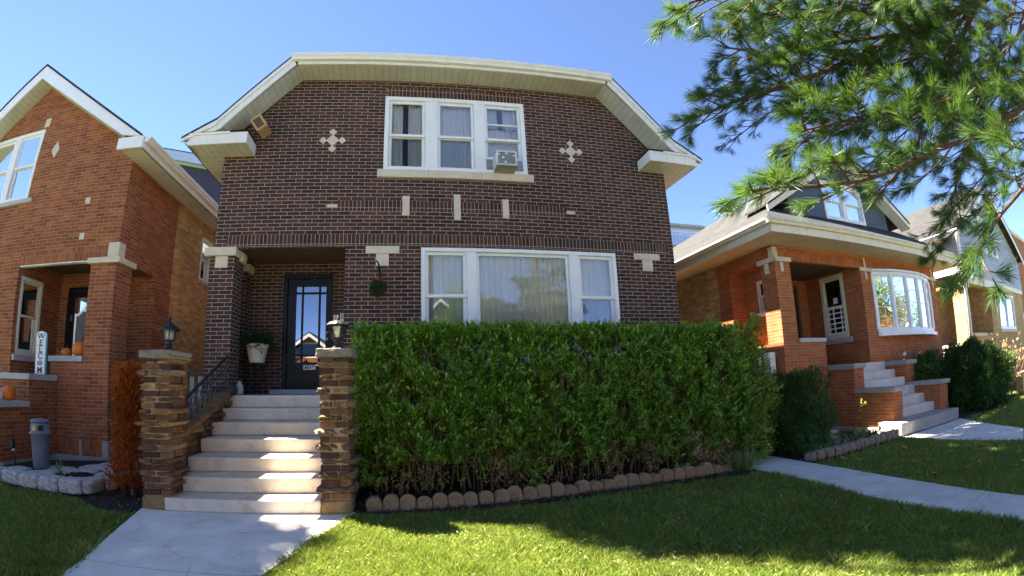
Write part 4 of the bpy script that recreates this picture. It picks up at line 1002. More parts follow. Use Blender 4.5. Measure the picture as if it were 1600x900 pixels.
# ------------------------------------------------------------------ GREY HOUSE far right
gh = thing('grey_siding_house', 'grey clapboard gabled house over a buff brick porch, behind the bungalow at right', 'house', (21.5, 4, 0))
X0 = 17.10; ga = (22.0, 7.75); XR2 = 26.9
mb = MB(); mb.panel([(X0, 4.0), (XR2, 4.0), (XR2, 5.35), (ga[0], 7.75), (X0, 5.35)], [(20.45, 5.05, 22.7, 6.55)], lambda u, v, w: (u, w, v), .06)
mb.panel([(0, 4.30), (12, 4.30), (12, 5.36), (0, 5.36)], [], lambda u, v, w: (X0, u, v))
mb.face([(X0, 0, 4.30), (X0, 12, 4.30), (X0-.16, 12, 4.02), (X0-.16, 0, 4.02)])
build(mb, 'siding_wall', M['siding_grey'], gh)
mb = MB(); mb.panel([(X0, 0), (XR2, 0), (XR2, 4.0), (X0, 4.0)], [(X0+.42, 2.05, 20.4, 3.70), (21.6, 2.2, 24.6, 3.62)], lambda u, v, w: (u, .05+w, v), .3)
mb.panel([(.05, 0), (12, 0), (12, 4.0), (.05, 4.0)], [(.55, 1.75, 2.1, 3.62)], lambda u, v, w: (X0+w, u, v), .3)
mb.panel([(X0+.3, 1.3), (20.4, 1.3), (20.4, 4), (X0+.3, 4)], [], lambda u, v, w: (u, 2.3, v)); mb.face([(20.4, .35, 1.3), (20.4, 2.3, 1.3), (20.4, 2.3, 4), (20.4, .35, 4)])
mb.face([(X0, .0, 0), (X0, 2.5, 0), (X0, 2.5, .01), (X0, 0, .01)])
build(mb, 'brick_wall', M['brick_buff'], gh)
stone(gh, (X0-.04, -.02, 3.72, 20.6, .048, 3.99), (20.6, -.02, 3.80, XR2, .048, 3.99), mat='cream', name='porch_beam'); stone(gh, (X0-.12, -.06, 3.56, X0+.5, .3, 3.70), mat='limestone', name='pier_cap')
stone(gh, (X0+.4, -.02, 1.95, 19.2, .3, 2.06), (X0-.06, .5, 1.66, X0+.3, 2.15, 1.76), mat='limestone', name='coping')
mb = MB(); 
for x in (18.2, 19.4): mb = MB(); mb.lathe((x, -.03, 3.86), [(.03, -.03), (.03, .03)], 8); build(mb, 'soffit_lamp', M['black_metal'], gh)
mb = MB(); mb.prism([(X0-.45, -.4, 5.42), (ga[0], -.4, 8.02), (ga[0], 12.2, 8.02), (X0-.45, 12.2, 5.42)], (0, 0, -.06)); mb.prism([(ga[0], -.4, 8.02), (27.35, -.4, 5.42), (27.35, 12.2, 5.42), (ga[0], 12.2, 8.02)], (0, 0, -.06)); build(mb, 'roof', M['shingle_grey'], gh)
mb = MB(); mb.prism([(X0-.45, -.385, 5.36), (ga[0], -.385, 7.96), (ga[0], -.385, 7.72), (X0-.45, -.385, 5.16)], (0, .04, 0)); mb.prism([(ga[0], -.385, 7.96), (27.35, -.385, 5.36), (27.35, -.385, 5.16), (ga[0], -.385, 7.72)], (0, .04, 0)); build(mb, 'rake_fascia', M['white'], gh)
mb = MB(); gutter_y(mb, X0-.45, -.38, 12.2, 5.25, -1); mb.box(X0-.449, -.34, 5.2, X0-.41, 12.2, 5.35); build(mb, 'gutter', M['white'], gh)
mb = MB(); mb.face([(X0, -.34, 5.2), (X0-.41, -.34, 5.2), (X0-.41, 12.2, 5.2), (X0, 12.2, 5.2)]); build(mb, 'soffit', M['soffit_tan_v'], gh)
mb = MB(); mb.tube([(X0-.46, -.30, 5.28), (X0-.44, -.28, 5.15), (X0-.10, -.12, 4.85), (X0-.07, -.10, 4.7), (X0-.20, -.12, 3.95), (X0-.10, -.1, 3.8), (X0-.09, -.1, .1)], .075, 10); build(mb, 'downspout', M['white'], gh, smooth=True)
T = FRONT(0); mb = MB(T); rect_frame(mb, 20.452, 5.052, 22.698, 6.548, -.03, .06, .1); mb.box(21.48, 5.154, -.02, 21.66, 6.446, .06); win = build(mb, 'window', M['white'], gh)
for a, b in ((20.554, 21.478), (21.662, 22.596)): sash(win, T, a, b, 5.78, 6.446, .0, .05, 'glass_sky'); sash(win, T, a, b, 5.154, 5.82, .042, .05, 'glass_sky'); back(win, T, a, b, 5.15, 6.45, .6)
T = FRONT(.05); mb = MB(T); rect_frame(mb, 21.602, 2.202, 24.598, 3.618, -.03, .1, .1); mb.box(23.0, 2.304, -.02, 23.2, 3.516, .1); win = build(mb, 'window', M['white'], gh)
for a, b in ((21.704, 22.998), (23.202, 24.496)): sash(win, T, a, b, 2.304, 3.516, .03, .05, 'glass'); back(win, T, a, b, 2.3, 3.52, .7); drape(win, T, a, b, 2.2, 3.6, .25, 'curtain', 5, .02, 41)
stone(gh, (21.5, -.03, 2.08, 24.7, .049, 2.198), mat='limestone', name='sill')
T = FRONT(2.29); mb = MB(T); rect_frame(mb, 17.7, 1.4, 18.75, 3.45, -.04, .0, .1, .02); mb.box(17.8, 1.42, -.02, 18.65, 3.35, 0); dr = build(mb, 'door', M['white'], gh)
mb = MB(T); mb.box(17.9, 1.6, -.03, 18.55, 3.25, -.021); build(mb, 'pane', M['glass_dark'], dr)
# low brick planter wall and next building
ob = thing('orange_building', 'plain orange brick building beyond the grey house at the right edge', 'building', (33, 6, 0))
mb = MB(); mb.panel([(28.5, 0), (38, 0), (38, 7.6), (28.5, 7.6)], [(30, 4.6, 31.2, 6.2), (33, 4.6, 34.2, 6.2), (30, 1.6, 32.4, 3.2)], lambda u, v, w: (u, 1+w, v), .12); mb.face([(28.5, 1, 0), (28.5, 13, 0), (28.5, 13, 7.6), (28.5, 1, 7.6)]); mb.face([(28.5, 1, 7.59), (38, 1, 7.59), (38, 13, 7.59), (28.5, 13, 7.59)]); build(mb, 'wall', M['brick_orange'], ob)
T = FRONT(1)
for a in ((30, 4.6, 31.2, 6.2), (33, 4.6, 34.2, 6.2), (30, 1.6, 32.4, 3.2)):
    mb = MB(T); rect_frame(mb, a[0]+.003, a[1]+.003, a[2]-.003, a[3]-.003, .04, .1, .07); win = build(mb, 'window', M['white'], ob); mb = MB(T); mb.box(a[0]+.07, a[1]+.07, .06, a[2]-.07, a[3]-.07, .07); build(mb, 'pane', M['glass_sky'], win); back(win, T, a[0], a[2], a[1], a[3], .6)
stone(ob, (28.4, .93, 7.5, 38, .998, 7.72), name='parapet_coping')
# far pale blue house behind, seen in the gap beside the bungalow roof
fb = thing('pale_blue_house', 'pale blue sided house far behind, in the gap beside the dark brick house', 'house', (17.5, 22, 0))
mb = MB(); mb.panel([(14, 0), (23, 0), (23, 11.9), (21.6, 12.35), (14, 12.35)], [(16.5, 9.2, 17.6, 10.8), (19.6, 9.2, 20.7, 10.9)], lambda u, v, w: (u, 20+w, v), .1); mb.face([(14, 20, 0), (14, 28, 0), (14, 28, 12.3), (14, 20, 12.3)]); build(mb, 'wall', M['siding_blue'], fb)
mb = MB(); mb.prism([(13.7, 19.6, 12.45), (21.7, 19.6, 12.45), (23.4, 19.6, 11.85), (23.4, 28, 11.85), (21.7, 28, 12.45), (13.7, 28, 12.45)], (0, 0, .16)); build(mb, 'roof', M['grey_wood'], fb)
T = FRONT(20)
for a in ((16.5, 9.2, 17.6, 10.8), (19.6, 9.2, 20.7, 10.9)):
    mb = MB(T); rect_frame(mb, a[0]+.003, a[1]+.003, a[2]-.003, a[3]-.003, .0, .1, .08); win = build(mb, 'window', M['white'], fb); mb = MB(T); mb.box(a[0]+.08, a[1]+.08, .05, a[2]-.08, a[3]-.08, .06); build(mb, 'pane', M['glass_sky'], win); back(win, T, a[0], a[2], a[1], a[3], .6)
mb = MB()
for k in range(30): mb.tube([(14.2+.3*k, 19.2, 10.9), (14.2+.3*k, 19.2, 11.75)], .02, 5)
mb.tube([(14, 19.2, 11.75), (22.9, 19.2, 11.75)], .03, 6); mb.tube([(14, 19.2, 10.9), (22.9, 19.2, 10.9)], .03, 6); build(mb, 'railing', M['grey_wood'], fb)
mb = MB(); mb.box(14, 19.1, 10.75, 23, 19.995, 10.89); build(mb, 'balcony', M['sky_blue_paint'], fb)
# dark roofed house behind the bungalow
dh = thing('dark_roofed_house', 'house with dark roof rising behind the bungalow roof', 'house', (11, 16, 0))
mb = MB(); mb.face([(7.6, 12.2, 5.3), (11.4, 12.2, 8.7), (11.4, 20, 8.7), (7.6, 20, 5.3)]); mb.face([(11.4, 12.2, 8.7), (15.2, 12.2, 5.3), (15.2, 20, 5.3), (11.4, 20, 8.7)]); mb.face([(7.6, 12.2, 5.3), (15.2, 12.2, 5.3), (11.4, 12.2, 8.7)]); build(mb, 'roof', M['shingle_dark'], dh)
mb = MB(); mb.box(7.9, 12.5, 0, 14.9, 19.6, 5.29); build(mb, 'wall', M['brick_yellow'], dh)
# ------------------------------------------------------------------ GROUND
def sheet(name, poly, z, mat, thick=0):
    mb = MB()
    if thick: mb.prism([(x, y, z) for x, y in poly], (0, 0, -thick))
    else: mb.face([(x, y, z) for x, y in poly])
    return struct(build(mb, name, M[mat]))
sheet('lawn', [(-400, -400), (400, -400), (400, 400), (-400, 400)], -.035, 'lawn')
WALK = [(-2.88, -2.40), (-2.50, -4.05), (-2.22, -5.6), (-2.15, -9.0), (-1.40, -9.0), (-1.40, -5.6), (-1.04, -3.93), (-.585, -2.40)]
def cut(p, y):
    out = []
    return out
sheet('walkway', [(-2.90, -2.36), (-2.478, -3.93), (-1.045, -3.93), (-.578, -2.36)], .0, 'walk', .09)
sheet('walkway', [(-2.474, -3.945), (-2.20, -5.5), (-1.40, -5.5), (-1.05, -3.945)], -.001, 'walk', .09)
sheet('walkway', [(-2.198, -5.515), (-2.15, -9), (-1.40, -9), (-1.40, -5.515)], -.001, 'walk', .09)
def rwl(y): return float(np.interp(y, [-9, -5.9, -5.1, -4.34, -3.35, -2.16, -.3], [4.12, 4.21, 4.26, 4.32, 4.47, 4.58, 4.72]))
def rwr(y): return float(np.interp(y, [-9, -5.65, -4.2, -2.93, -2.22, -1.35, -.3], [4.80, 4.98, 5.24, 5.42, 5.47, 5.50, 5.6]))
ys = [-.3, -2.225, -3.66, -5.1, -6.55, -8]
for a, b in zip(ys[:-1], ys[1:]):
    yy = np.linspace(a-.006, b+.006, 8)
    sheet('walkway', [(rwl(y), y) for y in yy] + [(rwr(y), y) for y in yy[::-1]], -.005, 'walk_grey', .08)
sheet('walkway', [(4.95, -.28), (4.95, 12), (7.0, 12), (7.0, -.28)], -.02, 'walk_grey')
sheet('walkway', [(-5.0, -.2), (-5.0, 12), (-3.26, 12), (-3.26, -.2)], -.02, 'walk_grey')
sheet('walkway', [(8.36, -1.97), (8.25, -3.4), (8.15, -4.72), (9.40, -4.37), (10.3, -3.1), (11.3, -1.97)], -.006, 'walk_grey', .08)
sheet('walkway', [(8.148, -4.735), (8.1, -9), (9.3, -9), (9.398, -4.385)], -.006, 'walk_grey', .08)
sheet('soil', [(-.58, -2.40), (1.0, -2.38), (2.5, -2.18), (4.2, -2.02), (4.56, -2.3), (4.7, -.02), (-.58, -.02)], -.012, 'soil')
sheet('soil', [(-5.6, -2.2), (-3.9, -2.2), (-3.15, -2.55), (-2.9, -2.38), (-2.9, -.02), (-5.0, -.02), (-5.6, -1.0)], -.016, 'soil')
sheet('soil', [(5.49, -2.2), (6.2, -2.14), (7.7, -1.95), (8.40, -1.9), (8.40, .0), (5.6, .2)], -.012, 'soil')
sheet('soil', [(11.3, -2.0), (13.2, -2.3), (16.9, -2.0), (16.9, .0), (11.3, .0)], -.012, 'soil')
sheet('sidewalk', [(-60, -10.6), (60, -10.6), (60, -9.0), (-60, -9.0)], -.02, 'walk_grey')
sheet('road', [(-120, -23), (120, -23), (120, -14), (-120, -14)], -.03, 'asphalt')
sheet('sidewalk', [(-60, -28), (60, -28), (60, -26.4), (-60, -26.4)], -.02, 'walk_grey')

# ------------------------------------------------------------------ FRONT STAIR
st = thing('concrete_stairs', 'pale concrete front steps of seven risers climbing to the black door', 'stairs', (-1.8, -1.2, 0))
Z = [.137, .305, .473, .645, .82, .995, 1.175]; Y = [-2.40, -2.09, -1.75, -1.34, -.95, -.56, -.27]
Xl = [-2.60, -2.62, -2.65, -2.68, -2.71, -2.74, -2.79]
for k in range(7):
    mb = MB(); z0 = 0 if k == 0 else Z[k-1]+.001
    y1 = (Y[k+1]+.02) if k < 6 else -.242
    mb.box(Xl[k], Y[k], z0 if k else .0, -.905, max(y1, Y[k]+.03), Z[k])
    if k == 0: mb.box(-2.86, Y[0]+.0, .0, -2.603, Y[0]+.10, .137) if False else None
    build(mb, 'step', M['step'], st, bevel=.016, seg=3)
mb = MB()
for k in range(6): mb.box(Xl[k]+.01, Y[k+1]+.03, .0, -.91, Y[k+1]+.38, Z[k]-.002)
build(mb, 'stair_core', M['step'], st)

def pillar(label, x0, x1, y0, y1, top, seed):
    th = thing('stone_pillar', label, 'pillar', ((x0+x1)/2, (y0+y1)/2, 0), 'rough stone and brick pillars beside the steps')
    q = np.random.default_rng(seed); rocks = MB(); bricks = MB(); core = MB()
    core.box(x0+.02, y0+.02, 0, x1-.02, y1-.02, top-.02)
    z = 0.0; k = 0
    hs = []
    rocks.rock(((x0+x1)/2-.012, (y0+y1)/2, .07), ((x1-x0)+.03, (y1-y0)+.03, .15), seed, .03, 6, power=9); z = .145
    while z < top-.03:
        if k % 2 == 0:
            h = .078; cx = x0 + (x1-x0)*q.choice([.32, .5, .66]); g = .006
            for a, b in ((x0, cx-g), (cx+g, x1)): bricks.box(a, y0, z+.009, b, y0+.10, z+h-.009); bricks.box(a, y1-.10, z+.006, b, y1, z+h-.006)
            cy = y0 + (y1-y0)*q.choice([.35, .5, .65])
            for a, b in ((y0+.101, cy-g), (cy+g, y1-.101)): bricks.box(x1-.10, a, z+.006, x1, b, z+h-.006); bricks.box(x0, a, z+.006, x0+.10, b, z+h-.006)
        else:
            h = q.uniform(.045, .085); n = q.choice([1, 2, 2, 3]); cs = np.sort(np.r_[0, q.uniform(.25, .75, n-1), 1])
            for a, b in zip(cs[:-1], cs[1:]):
                ov = q.uniform(.005, .085); ovl = q.uniform(-.005, .07) if a == 0 else -.004; ovr = q.uniform(-.005, .07) if b == 1 else -.004
                xa_, xb_ = x0-ovl+(x1-x0)*a, x0+(x1-x0)*b+ovr
                rocks.rock(((xa_+xb_)/2, (y0+y1)/2-ov/2+.01, z+h/2+q.uniform(-.004, .004)), (xb_-xa_, (y1-y0)+ov, h*q.uniform(.92, 1.12)), int(q.integers(1e6)), .12, 9, power=4)
        z += h; k += 1
    build(core, 'mortar_core', M['mortar'], th)
    build(bricks, 'brick_courses', M['pillar_brick'], th, bevel=.004)
    build(rocks, 'ledge_stones', M['ledge'], th, smooth=True)
    mb = MB(); mb.rock(((x0+x1)/2, (y0+y1)/2, top+.05), ((x1-x0)+.085, (y1-y0)+.085, .10), seed+9, .03, 12, power=10); build(mb, 'cap', M['cap_stone'], th)
    return th, core
pl, _ = pillar('left rough stone and brick pillar, joined to the sloping wall by the railing', -2.865, -2.535, -2.38, -1.98, 1.585, 3)
prr, _ = pillar('right rough stone and brick pillar, standing against the clipped hedge', -.905, -.605, -2.43, -2.05, 1.585, 14)
# sloping wing walls
def wing(x0, x1, label, seed):
    th = thing('wing_wall', label, 'wall', ((x0+x1)/2, -1.1, 0)); q = np.random.default_rng(seed)
    core = MB(); core.prism([(x0+.03, -1.98, 0), (x0+.03, -1.98, .60), (x0+.03, -.06, 1.24), (x0+.03, -.06, 0)], (x1-x0-.06, 0, 0)); build(core, 'mortar_core', M['mortar'], th)
    rocks = MB(); bricks = MB(); z = .02; k = 0
    while z < 1.2:
        h = .072 if k % 2 else .082
        ys_ = max(-1.97, -1.98 + (z+h-.60)/.64*1.92)
        y = ys_
        while y < -.10:
            l = q.uniform(.16, .34) if k % 2 else .21
            y2 = min(y+l, -.06)
            if y2 - y > .05:
                if k % 2 == 0: bricks.box(x0, y+.005, z+.005, x1, y2-.005, z+h-.005)
                else: rocks.rock(((x0+x1)/2, (y+y2)/2, z+h/2), ((x1-x0)+q.uniform(.0, .09), y2-y, h), int(q.integers(1e6)), .09, 6, power=5)
            y = y2
        z += h; k += 1
    y = -1.93
    while y < -.12:                                 # rough coping slabs following the slope
        l = q.uniform(.28, .42); ym = min(y+l/2, -.16); zz = .62 + (ym+1.98)/1.92*.64
        n0 = len(rocks.v); rocks.rock((0, 0, 0), ((x1-x0)+.10, l, .10), int(q.integers(1e6)), .06, 8, power=7)
        Rm = Matrix.Translation(((x0+x1)/2, ym, zz+.03)) @ Matrix.Rotation(.30, 4, 'X')
        for i in range(n0, len(rocks.v)): rocks.v[i] = Rm @ rocks.v[i]
        y += l*.93
    build(bricks, 'brick_courses', M['pillar_brick'], th, bevel=.004); build(rocks, 'ledge_stones', M['ledge'], th, smooth=True)
wing(-2.98, -2.71, 'sloping wall of rough stones along the left side of the concrete steps', 5)
wing(-.90, -.62, 'sloping stone wall right of the steps, behind the right pillar', 6)

# railing
rl = thing('iron_railing', 'black wrought iron handrail with scrolls along the left of the steps', 'railing', (-2.8, -.8, .9))
A = Vector((-2.88, -.02, 1.785)); B = Vector((-2.77, -1.66, 1.10))
mb = MB(); dv = (B-A).normalized(); 
mb.prism([A + Vector((-.025, 0, -.008)), A + Vector((.025, 0, -.008)), A + Vector((.025, 0, .012)), A + Vector((-.025, 0, .012))], B-A); mb.tube([B, B+Vector((0, -.06, -.05)), B+Vector((0, -.05, -.12)), B+Vector((0, .0, -.11))], .014, 8)
build(mb, 'handrail', M['black_metal'], rl, bevel=.004)
mb = MB(); A2, B2 = A+Vector((0, 0, -.50)), B+Vector((0, 0, -.42)); mb.tube([A2, B2], .012, 6); build(mb, 'bottom_rail', M['black_metal'], rl)
for k in range(9):
    s = (k+.5)/9; p = A.lerp(B, s); r_ = A2.lerp(B2, s)
    mb = MB(); mb.tube([p, r_], .007, 6)
    for f in (.3, .5, .7): mb.tube([p.lerp(r_, f-.04), p.lerp(r_, f), p.lerp(r_, f+.04)], .014, 6)
    build(mb, 'baluster', M['black_metal'], rl)
for k in range(8):
    s = (k+1)/9; p = A.lerp(B, s); r_ = A2.lerp(B2, s); mb = MB()
    for c_, sg in ((.3, 1), (.7, -1)):
        m = p.lerp(r_, c_); pts = []; mb = MB()
        for i in range(18):
            a = i/17*5.2; rr = .075*(1-.11*a); pts.append(m + Vector((0, dv.y*rr*math.cos(a)*sg, rr*math.sin(a)*sg + dv.z*rr*math.cos(a)*sg)))
        mb.tube(pts, .0055, 5); build(mb, 'scroll', M['black_metal'], rl)
for q_ in (A, B):
    mb = MB(); mb.tube([q_, q_+Vector((0, .02 if q_ is B else -.02, -.62))], .014, 8); build(mb, 'post', M['black_metal'], rl)

# lamps on the pillars
def lantern(label, x, y, z, kind):
    th = thing('lantern', label, 'lantern', (x, y, z)); b = MB()
    b.lathe((x, y, z), [(.075, 0), (.075, .012), (.05, .022), (.042, .05), (.046, .062), (.034, .07), (.034, .10), (.05, .11)], 16); build(b, 'base', M['black_metal'], th)
    if kind == 0: r0, r1, h0, h1 = .066, .078, .11, .235
    else: r0, r1, h0, h1 = .060, .098, .11, .245
    b = MB(); b.lathe((x, y, z), [(r0*.92, h0+.006), (r1*.92, h1-.004)], 6 if kind else 6); build(b, 'glass', M['lamp_glass'], th)
    b = MB()
    for i in range(6):
        a = 2*math.pi*i/6; b.tube([(x+r0*math.cos(a), y+r0*math.sin(a), z+h0), (x+r1*math.cos(a), y+r1*math.sin(a), z+h1)], .008, 5)
    b.lathe((x, y, z), [(r0+.012, h0-.004), (r0+.012, h0+.010)], 6); b.lathe((x, y, z), [(r1+.008, h1-.010), (r1+.012, h1)], 6)
    build(b, 'cage', M['black_metal'], th)
    b = MB()
    if kind == 0: b.lathe((x, y, z), [(.118, h1-.018), (.122, h1-.004), (.09, h1+.03), (.04, h1+.068), (.02, h1+.082), (.012, h1+.10), (.018, h1+.11), (.006, h1+.145)], 12)
    else: b.lathe((x, y, z), [(.122, h1+.001), (.125, h1+.012), (.09, h1+.04), (.05, h1+.055), (.02, h1+.065), (.014, h1+.085), (.004, h1+.10)], 12)
    build(b, 'roof', M['black_metal'], th, smooth=False)
    b = MB(); b.lathe((x, y, z), [(.016, .11), (.016, .15), (.026, .165), (.028, .19), (.012, .215)], 10); build(b, 'bulb', M['paper'], th, smooth=True)
    return th
lantern('black lantern with a pointed pagoda roof on the left stone pillar', -2.66, -2.2, 1.688, 0)
lantern('black lantern with glass flaring to a wide flat top on the right stone pillar', -.75, -2.26, 1.688, 1)
# flower pot on the porch
fp = thing('flower_pot', 'cream tapered pot of dark foliage on a black stand in the porch', 'potted plant', (-2.62, .62, 1.18))
mb = MB(); mb.lathe((-2.62, .62, 1.72), [(.125, 0), (.13, .01), (.185, .27), (.20, .285), (.20, .32), (.185, .32), (.17, .27)], 28); build(mb, 'pot', M['pot'], fp, smooth=True)
for o_ in M['pot'].node_tree.nodes: pass
mb = MB()
for a in (0, 1.57, 3.14, 4.71): mb.tube([(-2.62+.11*math.cos(a+.7), .62+.11*math.sin(a+.7), 1.719), (-2.62+.16*math.cos(a+.7), .62+.16*math.sin(a+.7), 1.181)], .014, 6)
mb.lathe((-2.62, .62, 1.705), [(.13, 0), (.13, .012)], 16); build(mb, 'stand', M['black_metal'], fp)
P = np.array([-2.62, .62, 2.05]) + rng.normal(size=(240, 3))*np.array([.07, .07, .02]); D = nrm(rng.normal(size=(240, 3))*np.array([1, 1, .5]) + np.array([.1, -.1, .45]))
npart(sprigs(P, D, rng.uniform(.12, .34, 240), 7, .085, .028, .8), 4, 'foliage', M['pot_leaf'], fp)
jg = thing('white_jug', 'small white jug on the porch floor beside the brick pier', 'jug', (-2.78, .25, 1.18))
mb = MB(); mb.lathe((-2.78, .25, 1.18), [(.055, 0), (.065, .02), (.07, .10), (.055, .16), (.03, .19), (.03, .215)], 18); build(mb, 'body', M['pot'], jg, smooth=True)
mb = MB(); mb.lathe((-2.78, .25, 1.395), [(.022, .0), (.022, .02)], 12); build(mb, 'cap', M['grey_wood'], jg)
mb = MB(); mb.tube([(-2.78, .18, 1.28), (-2.78, .155, 1.33), (-2.78, .19, 1.37)], .009, 6); build(mb, 'handle', M['pot'], jg)
# gangway gate and pipe
gt = thing('gangway_gate', 'weathered grey picket gate with a black top bar between two brick houses', 'gate', (-4.1, .8, 0))
for k in range(9): x = -4.72+.16*k; mb = MB(); mb.box(x, .80, 0, x+.085, .825, 1.50); build(mb, 'picket', M['grey_wood'], gt, bevel=.005)
for a in (1.10, .3): mb = MB(); mb.box(-4.9, .826, a, -3.36, .87, a+.09); build(mb, 'rail', M['grey_wood'], gt)
mb = MB(); mb.box(-4.95, .79, 1.53, -3.30, .88, 1.575); build(mb, 'top_bar', M['black_metal'], gt)
mb = MB(); mb.box(-4.12, .70, 0, -3.99, .788, 1.64); build(mb, 'post', M['black_metal'], gt, bevel=.01)

# ------------------------------------------------------------------ edging under the hedge
words = 'first second third fourth fifth sixth seventh eighth ninth tenth eleventh twelfth thirteenth fourteenth fifteenth sixteenth seventeenth eighteenth nineteenth twentieth twenty-first twenty-second twenty-third twenty-fourth twenty-fifth twenty-sixth twenty-seventh twenty-eighth twenty-ninth thirtieth'.split()
ex = np.array([-.50, 0, .81, 1.6, 2.43, 3.3, 4.23, 4.45]); ey = np.array([-2.27, -2.25, -2.19, -2.09, -1.98, -1.92, -1.86, -1.9])
x = -.47; q = np.random.default_rng(21)
for k in range(28):
    w = .168 + q.uniform(-.008, .008); x += w/2; y = float(np.interp(x, ex, ey)) + q.uniform(-.012, .012)
    h = .122 + q.uniform(-.04, .035); r = w/2-.002; tl = q.uniform(-.2, .2)
    mb = MB(Matrix.Translation((x, y, 0)) @ Matrix.Rotation(tl, 4, 'Y') @ Matrix.Rotation(q.uniform(-.15, .22), 4, 'Z') @ Matrix.Rotation(q.uniform(-.25, .08), 4, 'X'))
    mb.prism([(-r, -.055, -.03), (r, -.055, -.03)] + [(r*math.cos(a), -.055, h-r*.85+r*.85*math.sin(a)) for a in [math.pi*i/14 for i in range(15)]], (0, .11, 0))
    o = build(mb, 'edging_block', M['edger'], None, (x, y, 0), bevel=.014, seg=3)
    tag(o, f'{words[k]} rounded tan edging block from the stone pillar, in the row under the hedge', 'edging block', 'rounded edging blocks under the hedge'); x += w/2
# rocks round the right bed
rx = np.array([5.56, 6.2, 6.9, 7.72, 8.25]); ry = np.array([-2.10, -2.06, -1.98, -1.90, -1.86]); x = 5.52
for k in range(15):
    w = q.uniform(.13, .24); x += w/2
    if x > 8.3: break
    y = float(np.interp(x, rx, ry)); mb = MB(); mb.rock((x, y, .05), (w, .17, q.uniform(.13, .19)), k+300, .12, 7, power=3.2)
    o = build(mb, 'field_stone', M['fieldstone'], None, (x, y, 0), smooth=True)
    tag(o, f'{words[k]} rough brown field stone from the side walk, edging the bungalow bed', 'stone', 'field stones edging the bungalow bed'); x += w/2
# left planter : rough blocks and flags
bx_ = [(-5.60, .36), (-5.22, .40), (-4.83, .36), (-4.47, .34), (-4.12, .36)]
for k, (a, w) in enumerate(bx_):
    mb = MB(); mb.rock((a+.0, -2.0+.02*math.sin(k*2), .085), (w, .26, .18), 40+k, .06, 9, power=6)
    o = build(mb, 'planter_block', M['flag'], None, (a, -2, 0)); tag(o, f'{words[k]} pale rough stone block from the left in the wall edging the planter', 'stone block', 'pale blocks edging the left planter')
for k, (a, b) in enumerate(((-3.97, -1.86), (-3.87, -1.50), (-3.80, -1.16))):
    mb = MB(); mb.rock((a, b, .08), (.27, .36, .17), 60+k, .06, 9, power=6)
    o = build(mb, 'planter_block', M['flag'], None, (a, b, 0)); tag(o, f'pale rough stone block on the planter side facing the rust shrub, {words[k]} from the lawn', 'stone block', 'pale blocks edging the left planter')
sheet('soil', [(-5.7, -1.9), (-3.95, -1.9), (-3.8, -1.0), (-4.9, -.07), (-6.0, -.6), (-6.0, -1.9)], .10, 'soil', .09)
fl = [(-5.05, -1.25, .5, .4), (-4.55, -1.3, .45, .4), (-4.6, -.85, .5, .36), (-4.1, -1.15, .36, .5), (-5.5, -1.62, .4, .3), (-5.0, -1.68, .45, .28), (-4.55, -.45, .4, .36), (-4.15, -1.62, .3, .34)]
for k, (a, b, w, h) in enumerate(fl):
    mb = MB(); mb.rock((a, b, .115), (w, h, .045), 80+k, .08, 8, power=4)
    o = build(mb, 'flagstone', M['flag'], None, (a, b, .1)); tag(o, ['wide pale flagstone in front of the grey bin', 'pale flagstone between the bin and the soil heap', 'broad flagstone in the middle of the planter against the brick wall side', 'long flagstone at the planter end by the rust shrub', 'small flagstone beside the garden spotlight', 'narrow flagstone behind the front planter blocks under the bin', 'flagstone right against the red brick pier', 'slim flagstone right of the dark soil heap'][k], 'flagstone', 'flat flagstones in the left planter')
# grey bin
bn = thing('trash_bin', 'grey plastic trash bin with a domed lid, standing in the left planter', 'trash bin', (-5.22, -1.40, .12))
c = (-5.22, -1.40, .125)
mb = MB(); mb.lathe(c, [(.118, 0), (.125, .01), (.135, .3), (.142, .47), (.15, .475), (.15, .50)], 30); build(mb, 'body', M['grey_plastic'], bn, smooth=True, bevel=0)
mb = MB(); mb.lathe(c, [(.168, .49), (.17, .505), (.148, .52), (.142, .60), (.125, .645), (.10, .66)], 30); mb.lathe((c[0], c[1], c[2]), [(.145, .652), (.15, .662), (.11, .69), (.03, .70)], 30); build(mb, 'lid', M['grey_lid'], bn, smooth=True)
mb = MB(frame(c, (.86, .5, 0), (0, 0, 1), (-.5, .86, 0))); mb.prism([(.0, .535, -.155), (.075, .545, -.155), (.075, .615, -.14), (.0, .61, -.14)], (0, 0, .03)); build(mb, 'lid_flap', M['black_paint'], bn)
mb = MB(frame(c, (.95, .3, 0), (0, 0, 1), (-.3, .95, 0))); mb.prism([(-.05, .535, -.156), (-.005, .535, -.160), (-.005, .60, -.147), (-.05, .60, -.143)], (0, 0, .012)); build(mb, 'sticker', M['sticker'], bn)
gl = thing('garden_spotlight', 'black garden spotlight on a stake at the left edge of the planter', 'spotlight', (-5.72, -1.50, .1))
mb = MB(); mb.tube([(-5.70, -1.5, .08), (-5.72, -1.5, .36)], .014, 6); mb.box(-5.77, -1.55, .08, -5.63, -1.45, .13); build(mb, 'stake', M['black_metal'], gl)
mb = MB(frame((-5.73, -1.5, .36), (1, 0, .1), (0, 1, 0), (-.1, 0, 1))); mb.lathe((0, 0, 0), [(.03, 0), (.042, .03), (.045, .14), (.052, .15)], 14); build(mb, 'head', M['black_metal'], gl)
mb = MB(); mb.lathe((-5.725, -1.5, .34), [(.025, 0), (.032, .02), (.03, .035)], 12); build(mb, 'collar', M['pot'], gl)
pp = tag(npart(sprigs(np.array([[-4.56, -1.72, .12]])+rng.normal(size=(6, 3))*.02, rdir(6)*.4+np.array([0, 0, 1]), .16, 6, .09, .025), 4, 'seedling', M['lily_leaf'], None, (-4.56, -1.72, .1)), 'small green seedling between the flagstones of the left planter', 'plant')
